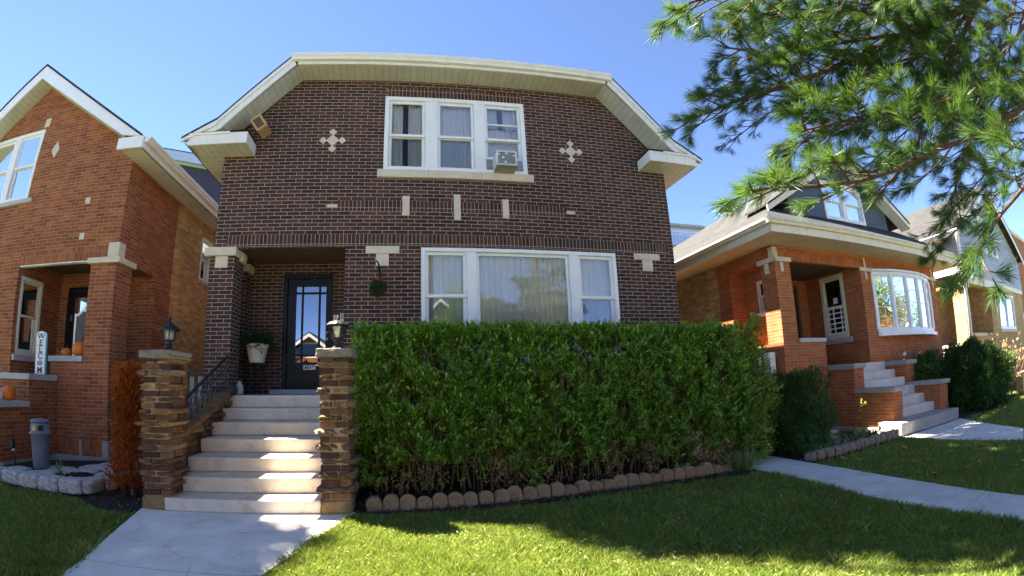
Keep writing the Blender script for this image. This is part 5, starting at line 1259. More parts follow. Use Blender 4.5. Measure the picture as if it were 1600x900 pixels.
mb = MB(); mb.rock((-4.33, -1.60, .135), (.34, .24, .07), 99, .2, 8, power=2.4); tag(build(mb, 'soil_heap', M['soil'], None, (-4.33, -1.6, .1), smooth=True), 'dark heap of loose soil on the pale flagstones', 'soil heap')

# ------------------------------------------------------------------ HEDGE and shrubs
hg = thing('hedge', 'long clipped green hedge in front of the picture window', 'hedge', (2.1, -1.4, 0))
def hedge_front(x): return -1.98 + .055*(x+.5)
def lumps(P): return .035*np.sin(P[:, 0]*3.1+1)*np.sin(P[:, 2]*4+2) + .03*np.sin(P[:, 0]*7.3)*np.sin(P[:, 2]*6.1+1)
n = 9200; x = rng.uniform(-.60, 4.75, n); z = .10 + 1.83*rng.uniform(0, 1, n)**.92
P = np.stack([x, hedge_front(x), z], 1); gap = np.sin(x*5.2+1.3*np.sin(z*4))*np.sin(z*6.3+x*2.1) + .6*np.sin(x*13+z*9)
dep = rng.uniform(0, 1, n)**1.6*.30
P[:, 1] += dep + lumps(P)*1.3 + np.where(gap < -.45, .32, 0) + .10*np.clip((z-1.5)/.45, 0, 1)**2 + .05*np.clip((.6-z)/.4, 0, 1)
P[:, 0] = np.where(P[:, 0] > 4.3, 4.3 + (P[:, 0]-4.3)*(.75+.35*np.sin(z*2.2)), P[:, 0])
low = .30 + .13*np.sin(x*2.9+.5) + .10*np.sin(x*6.7+2)
keep = (z > low) | (rng.uniform(0, 1, n) < .10)
P = P[keep]; n = len(P)
D = np.array([0, -.7, .8]) + rng.normal(size=(n, 3))*np.array([.65, .5, .55]); D[:, 0] += .4*(P[:, 0]-4.4).clip(0)
V = [sprigs(P[:6400], D[:6400], rng.uniform(.08, .19, 6400), 8, .074, .030, 1.05), sprigs(P[6400:], D[6400:], rng.uniform(.08, .16, n-6400), 8, .052, .022, 1.0)]
n = 5200; x = rng.uniform(-.58, 4.6, n); y = hedge_front(x) + .06 + 1.0*rng.uniform(0, 1, n)**1.5; P = np.stack([x, y, 1.93 - rng.uniform(0, .12, n) + .012*np.sin(x*6)], 1)
V.append(sprigs(P, np.array([0, -.15, 1]) + rng.normal(size=(n, 3))*.4, rng.uniform(.07, .14, n), 8, .058, .026, .9))
n = 900; y = rng.uniform(-1.95, -.8, n); z = rng.uniform(.25, 1.9, n); P = np.stack([np.full(n, -.62)+rng.uniform(0, .2, n), y, z], 1)
V.append(sprigs(P, np.array([-.8, -.2, .6]) + rng.normal(size=(n, 3))*.45, rng.uniform(.09, .18, n), 8, .05, .02, .95))
n = 1300; y = rng.uniform(-1.75, -.7, n); z = rng.uniform(.25, 1.88, n); P = np.stack([4.70+.18*np.sin(z*1.9)-rng.uniform(0, .25, n), y, z], 1)
V.append(sprigs(P, np.array([.8, -.3, .6]) + rng.normal(size=(n, 3))*.45, rng.uniform(.09, .18, n), 8, .05, .02, .95))
n = 2400; x = rng.uniform(-.5, 4.6, n); P = np.stack([x, hedge_front(x) + rng.uniform(.3, .9, n), rng.uniform(.5, 1.85, n)], 1)
V.append(sprigs(P, rdir(n)+np.array([0, 0, .5]), .18, 8, .07, .036, 1.0))
n = 120; x = rng.uniform(-.5, 4.7, n); P = np.stack([x, hedge_front(x)+rng.uniform(.0, .9, n), np.full(n, 1.92)], 1); V.append(sprigs(P, np.array([0, -.1, 1])+rng.normal(size=(n, 3))*.25, rng.uniform(.08, .16, n), 8, .05, .019, .8))
n = 220; x = rng.uniform(-.5, 4.6, n); P = np.stack([x, hedge_front(x)-.03, rng.uniform(.5, 1.85, n)], 1); V.append(sprigs(P, np.array([0, -.7, .9])+rng.normal(size=(n, 3))*.35, rng.uniform(.14, .26, n), 10, .052, .02, .85))
npart(np.concatenate(V), 4, 'foliage', M['hedge_leaf'], hg)
mb = MB()
for k in range(44):
    x = -.45 + 5.0*k/43 + q.uniform(-.05, .05); stems_mb(mb, (x, hedge_front(x)+.30+q.uniform(0, .25), -.01), 2, q.uniform(.9, 1.5), (.06, .12), .011, .15, 500+k)
for k in range(60):
    x = q.uniform(-.45, 4.5); p = Vector((x, hedge_front(x)+q.uniform(.05, .2), q.uniform(.0, .3))); d = Vector((q.uniform(-.25, .25), q.uniform(-.12, .1), q.uniform(.2, .5)))
    mb.tube([p, p+d*.5+Vector((.02, 0, .0)), p+d], .006, 4, .003)
for k in range(330):
    x = q.uniform(-.5, 4.6); z = q.uniform(.35, 1.7); p = Vector((x, hedge_front(x)+q.uniform(.03, .16), z)); l = q.uniform(.18, .5); d = Vector((q.normal(0, .22), q.uniform(-.12, .04), 1))*l
    mb.tube([p, p+d*.5+Vector((q.normal(0, .015), 0, 0)), p+d], q.uniform(.003, .0055), 4, .0015)
build(mb, 'stems', M['twig'], hg)
# dry twiggy tufts at the hedge foot
P = np.stack([rng.uniform(-.45, 4.4, 520), np.zeros(520), rng.uniform(.03, .42, 520)], 1)
cl = np.array([-.2, .2, 1.05, 1.25, 1.6, 2.5, 3.2, 3.9, 4.2]); P[:, 0] = cl[rng.integers(0, 9, 520)] + rng.normal(size=520)*.12; P[:, 1] = hedge_front(P[:, 0]) + rng.uniform(-.02, .14, 520)
npart(sprigs(P, rng.normal(size=(520, 3))*.6+np.array([0, -.2, .7]), .10, 5, .045, .014, 1.0), 4, 'dead_leaves', M['dry_leaf'], hg)

def shrub(name, label, cat, c, size, n, L, W, mat, stem_n=6, **kw):
    th = thing(name, label, cat, (c[0], c[1], 0)); npart(blob_shrub(c, size, n, L, W, **kw), 4, 'foliage', M[mat], th)
    mb = MB(); stems_mb(mb, (c[0], c[1], -.01), stem_n, c[2]+size[2]*.25, (size[0]*.12, size[1]*.12), .014, .3, int(n)); build(mb, 'stems', M['twig'], th); return th
shrub('climbing_shrub', 'loose yellow green shrub at the right end of the hedge, by a white gate', 'shrub', (4.95, -1.22, .92), (.90, .85, 1.85), 2800, .075, .032, 'vine_leaf', ln=.14, up=.5, seed=4, lump=.12, inner=.5, power=4.0)
shrub('yew_shrub', 'dark rounded yew shrub beside the side walk, left of the bungalow steps', 'shrub', (6.12, -1.25, .52), (1.2, 1.05, 1.28), 5200, .055, .017, 'yew_leaf', k=9, ln=.12, up=.5, seed=5, lump=.15)
shrub('leafy_shrub', 'small green leafy shrub against the orange pier, beside the dark yew', 'shrub', (7.05, -.75, .27), (.62, .55, .62), 560, .07, .034, 'hedge_leaf', ln=.12, seed=6)
shrub('round_shrub', 'big dark round shrub beyond the bungalow steps', 'shrub', (13.9, -1.35, .68), (2.3, 1.9, 1.60), 6000, .10, .035, 'yew_leaf', k=9, ln=.18, up=.4, seed=7, lump=.12)
shrub('low_shrub', 'low dark spreading shrub behind the right stair wall of the bungalow', 'shrub', (12.1, -.55, .85), (1.3, .6, .9), 1500, .08, .03, 'yew_leaf', k=8, ln=.16, up=.4, seed=8, lump=.2)
# rust coloured dead arborvitae
ra = thing('dead_arborvitae', 'rust orange dead conical evergreen left of the stone pillar', 'shrub', (-3.40, -1.75, 0))
n = 2600; h = rng.uniform(0, 1, n)**.85; a = rng.uniform(0, 6.28, n); r = (.19*(1-h)**.55+.03)*(1-.5*rng.uniform(0, 1, n)**2)*(1+.38*np.sin(a*2+h*11)*np.sin(h*7+1))
P = np.stack([-3.40+.05*np.sin(h*5)+r*np.cos(a), -1.75+r*np.sin(a), .03+1.44*h], 1)
npart(sprigs(P, np.stack([np.cos(a), np.sin(a), np.full(n, 1.1)], 1)+rng.normal(size=(n, 3))*.3, rng.uniform(.08, .20, n), 9, .05, .015, .75), 4, 'foliage', M['rust_leaf'], ra)
mb = MB(); mb.tube([(-3.40, -1.75, -.02), (-3.41, -1.75, .6), (-3.43, -1.74, 1.35)], .03, 7, .008); build(mb, 'trunk', M['twig'], ra)
# dried hydrangea at far right
hy = thing('dried_bush', 'dry tan bush with withered flower heads by the grey house', 'bush', (17.0, -1.3, 0))
mb = MB(); stems_mb(mb, (17.0, -1.3, -.01), 26, 1.35, (.7, .4), .016, .6, 77); build(mb, 'stems', M['twig'], hy)
P = np.array([17.0, -1.4, 1.2]) + rng.normal(size=(170, 3))*np.array([.75, .4, .3]); npart(sprigs(P, rdir(170), .1, 9, .09, .045, 1.1), 4, 'flower_heads', M['dry_leaf'], hy)
# strap leaved plant by the walk
ll = tag(None or npart(leaves(np.array([4.38, -1.93, .0])+rng.normal(size=(150, 3))*np.array([.10, .07, 0]), rng.normal(size=(150, 3))*np.array([.8, .8, .3])+np.array([.1, -.1, .9]), rdir(150)*.3+np.array([0, -.3, .2]), rng.uniform(.2, .38, 150), rng.uniform(.012, .022, 150), .15, .25), 4, 'strap_leaf_plant', M['lily_leaf'], None, (4.38, -1.93, 0)), 'clump of green strap leaves at the hedge end beside the side walk', 'plant')
# low plants in the bungalow bed
spots = [(5.95, -1.85), (6.3, -1.78), (6.65, -1.7), (6.95, -1.55), (7.3, -1.6), (7.7, -1.5), (8.05, -1.45), (7.1, -1.15), (7.6, -.95), (8.1, -1.0), (6.75, -1.25)]
for k, (a, b) in enumerate(spots):
    m = 90; P = np.array([a, b, .0])+rng.normal(size=(m, 3))*np.array([.075, .065, 0]); D = rng.normal(size=(m, 3))*np.array([.7, .7, .2])+np.array([0, -.1, .9])
    o = npart(leaves(P, D, rdir(m)*.4+np.array([0, -.5, .6]), rng.uniform(.10, .24, m), rng.uniform(.025, .055, m), .15, .2), 4, 'bed_plant', M['ground_leaf'], None, (a, b, 0))
    tag(o, f'{words[k]} low clump of pale perennial leaves in the bungalow bed, counted from the side walk' if k < 7 else ['pale perennial clump in the back of the bungalow bed near the flat stones', 'pale perennial clump in front of the brick stair wall', 'pale perennial clump at the corner of the concrete landing slab', 'pale perennial clump just right of the dark yew'][k-7], 'plant', 'low perennials in the bungalow bed')
yp = thing('yellow_sprig', 'slender yellow leaved sprig in front of the brick stair wall', 'plant', (7.95, -1.2, 0))
mb = MB(); mb.tube([(7.95, -1.2, 0), (7.97, -1.2, .3), (8.05, -1.22, .55), (8.2, -1.25, .62)], .007, 5); build(mb, 'stalk', M['twig'], yp)
P = np.array([[7.96, -1.2, .35], [8.0, -1.2, .48], [8.1, -1.23, .6], [8.2, -1.25, .62], [7.95, -1.2, .2]]); npart(sprigs(P, rdir(5)+np.array([0, 0, .3]), .08, 7, .07, .03), 4, 'leaves', M['dry_leaf'] if False else M['vine_leaf'], yp)
for k, (a, b, z, w) in enumerate(((6.95, -1.28, .12, .42), (7.2, -1.12, .19, .34))):
    mb = MB(); mb.rock((a, b, z), (w, .25, .06), 120+k, .05, 9, power=5); mb.rock((a, b, z/2-.02), (w*.4, .18, z), 130+k, .05, 5)
    tag(build(mb, 'flat_stone', M['flag'], None, (a, b, 0)), ('lower' if k == 0 else 'upper') + ' pale flat stone perched in the bungalow bed beside the yew', 'stone')
# white gate beside the bungalow
wg = thing('white_gate', 'white painted gate post and pickets behind the hedge end', 'gate', (6.3, .25, 0))
mb = MB(); mb.box(7.14, .16, 0, 7.30, .32, 1.72); build(mb, 'post', M['white'], wg, bevel=.01)
for k in range(5): x = 6.0+.21*k; mb = MB(); mb.prism([(x, .22, .08), (x+.11, .22, .08), (x+.11, .22, 1.66), (x+.055, .22, 1.76), (x, .22, 1.66)], (0, .03, 0)); build(mb, 'picket', M['white'], wg)
for a in (1.3, .3): mb = MB(); mb.box(5.9, .251, a, 7.139, .30, a+.1); build(mb, 'rail', M['white'], wg)
# wall ornaments under the bow window
for k, x in enumerate((11.16, 12.01, 12.89)):
    th = thing('garden_ornament', f'{["left", "middle", "right"][k]} wire ornament with two white birds under the bow window', 'ornament', (x, -.35, 0), 'wire bird ornaments under the bow window')
    mb = MB(); mb.tube([(x, -.35, 0), (x, -.35, 1.1), (x-.14, -.35, 1.58)], .016, 5); mb.tube([(x, -.35, 1.1), (x+.2, -.36, 1.45)], .013, 5); build(mb, 'stake', M['twig'], th)
    mb = MB()
    for dx, dz in ((.12, 1.36), (.20, 1.52)): mb.rock((x+dx, -.37, dz), (.14, .07, .08), k, .1, 4, power=2); mb.rock((x+dx+.06, -.37, dz+.045), (.05, .04, .05), k+3, .05, 3, power=2)
    build(mb, 'birds', M['paper'], th, smooth=True)

# brick planter and kerb at the far right
pw = tag(stone(None, (17.6, -2.1, 0, 24, -1.8, .42), mat='concrete', name='planter_wall') if False else build(MB().box(17.3, -2.2, 0, 24, -1.9, .62), 'planter_wall', M['brick_buff'], None, (20.6, -2.05, 0)), 'low dark brick planter wall in front of the grey house', 'wall')

# ------------------------------------------------------------------ GRASS
def inside(P, poly):
    x, y = P[:, 0], P[:, 1]; r = np.zeros(len(P), bool); n = len(poly)
    for i in range(n):
        (x0, y0), (x1, y1) = poly[i], poly[(i+1) % n]
        c = ((y0 > y) != (y1 > y)) & (x < (x1-x0)*(y-y0)/((y1-y0) or 1e-9)+x0); r ^= c
    return r
front = [(-.63, -2.47), (-1.075, -3.95), (-1.42, -5.5), (-1.40, -8.6)] + [(rwl(y)+.018, y) for y in (-8.6, -5.9, -5.1, -4.34, -3.35, -2.4)] + [(4.4, -2.22), (3.4, -2.24), (2.4, -2.32), (1.2, -2.46), (.2, -2.50)]
left = [(-2.90, -2.55), (-2.465, -3.95), (-2.18, -5.5), (-2.16, -8.6), (-9.5, -8.6), (-9.5, -1.2), (-6.2, -1.6), (-5.7, -2.18), (-4.0, -2.18), (-3.3, -2.62)]
right = [(rwr(-2.3)+.02, -2.27)] + [(rwr(y)-.015, y) for y in (-2.9, -4.2, -5.65, -8.6)] + [(8.09, -8.6), (8.14, -4.72), (8.24, -3.4), (8.34, -2.0), (7.7, -2.06), (6.2, -2.22)]
right2 = [(9.32, -8.6), (9.42, -4.38), (10.32, -3.1), (11.32, -2.05), (13.2, -2.35), (17.2, -2.1), (26, -2.3), (26, -8.6)]
CAM = np.array([0, -6.9])
def blades(poly, dens, far=6.0):
    p = np.array(poly); lo, hi = p.min(0), p.max(0); nn = int((hi-lo).prod()*dens)
    Q = rng.uniform(0, 1, (nn, 2))*(hi-lo)+lo; d = np.linalg.norm(Q-CAM, axis=1)
    k = inside(Q, poly) & (d > .75) & (rng.uniform(0, 1, nn) < np.clip((3.6/d)**1.5, .05, 1)); Q = Q[k]; d = d[k]; n = len(Q)
    pn = np.sin(Q[:, 0]*2.3+.7)*np.sin(Q[:, 1]*2.9+1) + .6*np.sin(Q[:, 0]*7+Q[:, 1]*5)
    cl = np.sin(Q[:, 0]*9.1+2*np.sin(Q[:, 1]*5))*np.sin(Q[:, 1]*8.3+1.7*np.sin(Q[:, 0]*4)); h = rng.uniform(.024, .060, n)*(1+.22*pn+.35*np.clip(cl, 0, 1)); w = rng.uniform(.0035, .0062, n)*np.clip(d/3.6, .8, 2.6)
    a = rng.uniform(0, 6.28, n); s = np.stack([np.cos(a), np.sin(a), np.zeros(n)], 1)
    le = rng.normal(size=(n, 2))*.030; b = np.stack([Q[:, 0], Q[:, 1], np.full(n, -.036)], 1)
    t = b + np.stack([le[:, 0], le[:, 1], h+.012], 1); m = b + np.stack([le[:, 0]*.3, le[:, 1]*.3, h*.62], 1)
    return np.stack([b - s*w[:, None]/2, b + s*w[:, None]/2, m + s*w[:, None]*.45, t], 1).reshape(-1, 3)
for poly, dens in ((front, 13000), (left, 11000), (right, 9000), (right2, 5000)):
    o = npart(blades(poly, dens), 4, 'lawn_grass', M['grass'], None); o['kind'] = 'stuff'
def flakes(poly, n, L, W, z, mat, name):
    p = np.array(poly); lo, hi = p.min(0), p.max(0); Q = rng.uniform(0, 1, (n*3, 2))*(hi-lo)+lo; Q = Q[inside(Q, poly)][:n]; n = len(Q)
    P = np.stack([Q[:, 0], Q[:, 1], z+rng.uniform(0, .02, n)], 1); D = np.stack([rng.normal(size=n), rng.normal(size=n), rng.normal(size=n)*.25], 1)
    o = npart(leaves(P, D, rng.normal(size=(n, 3))*.4+np.array([0, 0, 1]), L*rng.uniform(.5, 1.4, n), W*rng.uniform(.6, 1.4, n), .1), 4, name, M[mat]); o['kind'] = 'stuff'
flakes([(-1.6, -6.5), (4.2, -6.5), (4.5, -2.4), (-.6, -2.5)], 5200, .045, .004, -.005, 'straw', 'dry_clippings')
flakes([(5.0, -6.2), (8.2, -6.2), (8.3, -2.2), (5.5, -2.3)], 2200, .05, .005, -.005, 'straw', 'dry_clippings')
flakes([(-.56, -2.50), (.2, -2.48), (1.2, -2.44), (2.4, -2.31), (3.4, -2.23), (4.5, -2.2), (4.5, -1.8), (-.56, -1.9)], 3800, .032, .018, -.008, 'mulch', 'bed_litter')
flakes([(5.5, -2.15), (8.3, -1.9), (8.4, -.1), (5.6, .1)], 1600, .035, .02, -.008, 'mulch', 'bed_litter')
flakes([(-3.9, -2.1), (-2.95, -2.5), (-2.9, -.4), (-3.9, -.9)], 900, .032, .018, -.010, 'mulch', 'bed_litter')
# fallen leaves on the right lawn and front lawn
for k in range(46):
    a, b = (q.uniform(5.6, 8.0), q.uniform(-5.2, -2.4)) if k < 26 else (q.uniform(.2, 4.0), q.uniform(-3.6, -2.5))
    if k >= 38: a, b = q.uniform(9.8, 13), q.uniform(-4.5, -2.8)
    an = q.uniform(0, 6.28); r = q.uniform(.035, .062) if (k < 26 or k >= 38) else q.uniform(.016, .028); mb = MB(Matrix.Translation((a, b, .022)) @ Matrix.Rotation(q.uniform(-.5, .5), 4, 'X') @ Matrix.Rotation(an, 4, 'Z'))
    mb.prism([(0, 0, 0)] + [(r*(1.0 if i % 2 else .55)*math.cos(t_), r*(1.0 if i % 2 else .55)*math.sin(t_), .006*math.sin(3*t_)) for i, t_ in enumerate([-.3+5.9*j/10 for j in range(11)])], (0, 0, .0015))
    tag(build(mb, 'fallen_leaf', M['fallen'], None, (a, b, 0)), 'small dry yellow brown leaf fallen on the lawn grass', 'leaf', 'fallen leaves on the lawns')
# ------------------------------------------------------------------ PINE
pine = thing('pine_tree', 'pine tree whose long needled boughs hang in from the upper right corner', 'tree', (4.5, -7.5, 0))
BR = {'b1':[(3.45,-6.59,3.47),(3.28,-6.17,3.42),(3.08,-5.84,3.37),(2.89,-5.57,3.28),(2.65,-5.29,3.2),(2.45,-5.16,3.13),(2.2,-4.99,3.07),(1.97,-4.87,2.99),(1.8,-4.82,2.91)],
'b2':[(3.06,-5.84,3.35),(2.81,-5.57,3.35),(2.59,-5.39,3.32),(2.35,-5.24,3.29),(2.14,-5.16,3.27),(1.9,-5.1,3.28)],
'b3':[(3.53,-6.58,3.52),(3.46,-6.24,3.33),(3.36,-5.94,3.13),(3.26,-5.82,2.99),(3.16,-5.61,2.75),(3.07,-5.47,2.5)],
'b4':[(2.97,-6.84,2.46),(2.8,-6.59,2.41),(2.58,-6.13,2.31),(2.36,-5.94,2.24),(2.14,-5.77,2.15),(1.94,-5.71,2.09),(1.7,-5.64,2.05),(1.47,-5.6,2.03),(1.29,-5.62,1.98)],
'b5':[(3.12,-7.4,3.0),(3.12,-6.94,2.96),(3.1,-6.51,2.84),(3.07,-6.24,2.71),(3.04,-6.06,2.54),(3.0,-5.87,2.34),(2.96,-5.76,2.17)],
'b6':[(2.49,-6.78,2.02),(2.37,-6.45,1.92),(2.26,-6.31,1.83),(2.14,-6.2,1.73),(2.05,-6.17,1.6)],
'b7':[(2.62,-6.66,3.26),(2.36,-6.15,3.23),(2.05,-5.84,3.22),(1.72,-5.63,3.2),(1.47,-5.54,3.15),(1.31,-5.53,3.05)],
'b8':[(3.21,-7.13,3.47),(3.05,-6.34,3.5),(2.84,-5.87,3.47),(2.58,-5.56,3.49),(2.32,-5.39,3.54),(2.13,-5.25,3.51)],
'b9':[(3.29,-7.15,2.72),(3.12,-6.59,2.68),(2.88,-6.2,2.64),(2.63,-5.93,2.6),(2.37,-5.71,2.53),(2.1,-5.58,2.5),(1.86,-5.5,2.43)],
'b13':[(4.1,-6.9,3.9),(3.85,-5.9,4.1),(3.5,-5.0,4.15),(3.2,-4.3,4.1),(2.85,-3.75,4.0)],
'b14':[(4.2,-6.8,4.4),(4.3,-5.6,4.5),(4.2,-4.6,4.4),(4.0,-3.7,4.2),(3.7,-3.0,4.0)],
'b15':[(4.4,-6.6,3.6),(4.6,-5.4,3.6),(4.6,-4.5,3.4),(4.5,-3.7,3.15)],
'b16':[(4.2,-6.9,3.0),(4.1,-6.0,3.0),(3.9,-5.3,2.9),(3.75,-4.7,2.7)],
'b17':[(4.3,-6.8,4.9),(4.5,-5.8,5.1),(4.4,-4.8,5.1),(4.1,-4.0,4.9)],
'b23':[(4.6,-6.8,2.7),(4.7,-5.9,2.65),(4.55,-5.3,2.45),(4.35,-4.85,2.2)],
'b24':[(5.0,-6.6,3.1),(5.2,-5.7,3.05),(5.1,-5.1,2.8),(4.9,-4.6,2.5)],
'b19':[(3.7,-6.9,3.75),(3.3,-6.2,3.72),(2.95,-5.7,3.66),(2.6,-5.35,3.62),(2.35,-5.1,3.66)],
'b20':[(4.0,-6.8,3.4),(3.9,-6.0,3.35),(3.7,-5.3,3.3),(3.45,-4.7,3.25),(3.2,-4.3,3.2)],
'b21':[(4.2,-6.9,4.0),(4.3,-6.0,4.1),(4.3,-5.2,4.0),(4.15,-4.5,3.8)],
'b22':[(3.9,-7.1,2.9),(3.55,-6.6,2.95),(3.25,-6.2,2.9),(2.95,-5.9,2.85)],
'b11':[(3.61,-6.57,3.58),(3.48,-6.08,3.4),(3.23,-5.56,3.26),(2.96,-5.22,3.13),(2.66,-5.02,3.1),(2.35,-5.01,3.24)],
'b12':[(3.5,-7.53,3.09),(3.38,-6.9,3.22),(3.23,-6.23,3.15),(3.0,-5.81,3.14),(2.75,-5.45,3.09)]}
TR = lambda z: Vector((4.5 + .02*math.sin(z), -7.5 + .02*math.cos(z*1.3), z))
mb = MB(); mb.tube([TR(z) for z in (-.1, .6, 1.5, 3, 4.5, 6, 8, 10, 12)], .20, 14, .05); build(mb, 'trunk', M['bark'], pine, smooth=True)
qq = np.random.default_rng(5); bb = MB(); tips = []                 # tips: (pos, dir, size)
def twig(p, d, L, r, depth):
    p = Vector(p); d = Vector(d).normalized(); pts = [p]; n = 4
    for i in range(n):
        d = (d + Vector(qq.normal(size=3)*.10) + Vector((0, 0, .03))).normalized(); p = p + d*L/n; pts.append(p.copy())
    bb.tube(pts, r, 5, r*.5)
    tips.append((pts[-1], d, 1.0)); tips.append((pts[-2]*.5+pts[-1]*.5, d, .8))
    if depth > 0:
        m = max(2, int(L/.11))
        for i in range(m):
            s = (i+.6)/m*.9 + .1; k = min(int(s*n), n-1); f = s*n-k; b = pts[k].lerp(pts[k+1], f)
            sd = d.cross(Vector((0, 0, 1))).normalized()*(1 if i % 2 else -1)
            twig(b, d*.75 + sd*.65 + Vector(qq.normal(size=3)*.22), L*qq.uniform(.34, .55)*(1-.4*s), r*.55, depth-1)
    elif L > .12: tips.append((pts[2], d, .7))
for nm, pl in BR.items():
    pts = [Vector(a) for a in pl]; root = TR(pl[0][2] + (.5 if pl[0][2] > 3.2 else .35))
    full = [root, root.lerp(pts[0], .5) + Vector((0, 0, .05))] + pts if nm not in ('b2',) else pts
    big = {'b1': .034, 'b4': .020, 'b3': .030, 'b9': .018, 'b11': .022}.get(nm, .014)
    bb.tube(full, big*1.1, 8, .006)
    tips.append((pts[-1], (pts[-1]-pts[-2]).normalized(), 1.0))
    n = len(pts)-1; tot = sum((pts[i+1]-pts[i]).length for i in range(n)); m = int(tot/.092)
    for i in range(m):
        s = (i+.5)/m; k = min(int(s*n), n-1); f = s*n-k; b = pts[k].lerp(pts[k+1], f); d = (pts[k+1]-pts[k]).normalized()
        sd = d.cross(Vector((0, 0, 1))).normalized()*(1 if i % 2 else -1)
        L = (.20 + .42*(1-s)**.8)*qq.uniform(.7, 1.15)*(.75 if nm in ('b4', 'b7', 'b6', 'b10') else 1.0)
        twig(b, d*.8 + sd*.7 + Vector((0, 0, qq.uniform(-.35, .25))), L, .0058, 1 if L > .17 else 0)
for z in np.arange(4.6, 11.5, .32):                               # upper crown, above the frame
    a = z*2.4; L = 2.3*(1-(z-4.6)/8); p = TR(z); d = Vector((math.cos(a), math.sin(a), .12)); pts = [p, p+d*L*.5, p+d*L]; bb.tube(pts, .03, 6, .008)
    for i in range(7):
        s = .35+.65*i/7; sd = d.cross(Vector((0, 0, 1)))*(1 if i % 2 else -1); twig(p+d*L*s, d*.7+sd*.7, .45, .006, 0)
build(bb, 'branches', M['bark'], pine, smooth=True)
P = []; D = []; Ln = []
for p, d, sz in tips:
    dist = (p-Vector((0, -6.9, 1.27))).length; m = int(58*sz) if dist < 5 else 26
    d = np.array(d[:]); R = nrm(qq.normal(size=(m, 3))); R = nrm(R - (R@d)[:, None]*d)
    th = qq.uniform(.12, .75, m)[:, None]; P.append(np.array(p[:]) - d*qq.uniform(0, .05, m)[:, None]); D.append(d*np.cos(th)+R*np.sin(th)+np.array([0, 0, -.10])); Ln.append(qq.uniform(.085, .125, m)*(.75+.25*sz))
P, D, Ln = np.concatenate(P), nrm(np.concatenate(D)), np.concatenate(Ln)
print('NEEDLES', len(P), 'TIPS', len(tips))
npart(leaves(P, D, rdir(len(P)), Ln, np.full(len(P), .0026), .1, .04), 4, 'needles', M['needle'], pine)

STREET = []
# ------------------------------------------------------------------ across the street (seen in reflections)
def far_house(x, w, wall, label, h=5.6, ap=9.2):
    th = thing('street_house', label, 'house', (x, -36, 0)); y = -32
    holes = [(x-w*.35, 1.5, x-w*.05, 3.2), (x+w*.15, .9, x+w*.30, 3.0), (x-w*.2, 4.2, x+w*.2, 5.6)]
    mb = MB(); mb.panel([(x-w/2, 0), (x+w/2, 0), (x+w/2, h), (x, ap), (x-w/2, h)], holes, lambda u, v, q_: (u, y-q_, v), .15)
    for sx in (-1, 1): mb.face([(x+sx*w/2, y, 0), (x+sx*w/2, y-10, 0), (x+sx*w/2, y-10, h), (x+sx*w/2, y, h)])
    build(mb, 'wall', M[wall], th)
    mb = MB(); s = (ap-h)/(w/2)
    for sx in (-1, 1): mb.prism([(x, y+.4, ap+.1), (x+sx*(w/2+.45), y+.4, h-.35*s), (x+sx*(w/2+.45), y-10, h-.35*s), (x, y-10, ap+.1)], (0, 0, .12))
    build(mb, 'roof', M['shingle_dark'], th)
    mb = MB()
    for sx in (-1, 1): mb.prism([(x, y+.42, ap+.08), (x+sx*(w/2+.45), y+.42, h-.35*s), (x+sx*(w/2+.45), y+.42, h-.35*s-.3), (x, y+.42, ap-.25)], (0, -.05, 0))
    build(mb, 'fascia', M['white'], th)
    T = frame((0, y-.05, 0), (1,0,0), (0,0,1), (0,-1,0))
    for k, a in enumerate(holes):
        mb = MB(T); rect_frame(mb, a[0]+.01, a[1]+.01, a[2]-.01, a[3]-.01, 0, .08, .1); wi = build(mb, 'door' if k == 1 else 'window', M['white'], th); mb = MB(T); mb.box(a[0]+.1, a[1]+.1, .04, a[2]-.1, a[3]-.1, .06); build(mb, 'pane', M['glass_dark'], wi); back(wi, T, a[0], a[2], a[1], a[3], .7)
far_house(-9.3, 7.6, 'brick_red', 'low red brick gabled house across the street, opposite the steps', 3.6, 6.4)
far_house(3.0, 8.0, 'brick_buff', 'buff brick gabled house across the street, opposite the picture window')
far_house(-21, 8.4, 'brick_buff', 'buff brick house across the street, opposite the pumpkin porch')
far_house(13.5, 8.4, 'brick_red', 'red brick house across the street, opposite the bungalow')
for k, (a, w_) in enumerate(((36, 'brick_buff'), (48, 'brick_red'), (-33, 'brick_red'), (-45, 'brick_buff'))): far_house(a, 8.4, w_, ['buff brick house across the street, third to the east', 'red brick house across the street, farthest to the east', 'red brick house across the street, second to the west', 'buff brick house across the street, farthest to the west'][k])
for k, (a, b, h_) in enumerate(((22, -24.5, 9), (33, -25, 10), (42, -24.5, 9), (52, -25, 11), (63, -25, 10), (-17, -25, 10), (-29, -25, 9), (-41, -25, 10))): STREET.append((a, b, h_))
far_house(25, 8.2, 'brick_orange', 'orange brick house across the street, opposite the grey house')
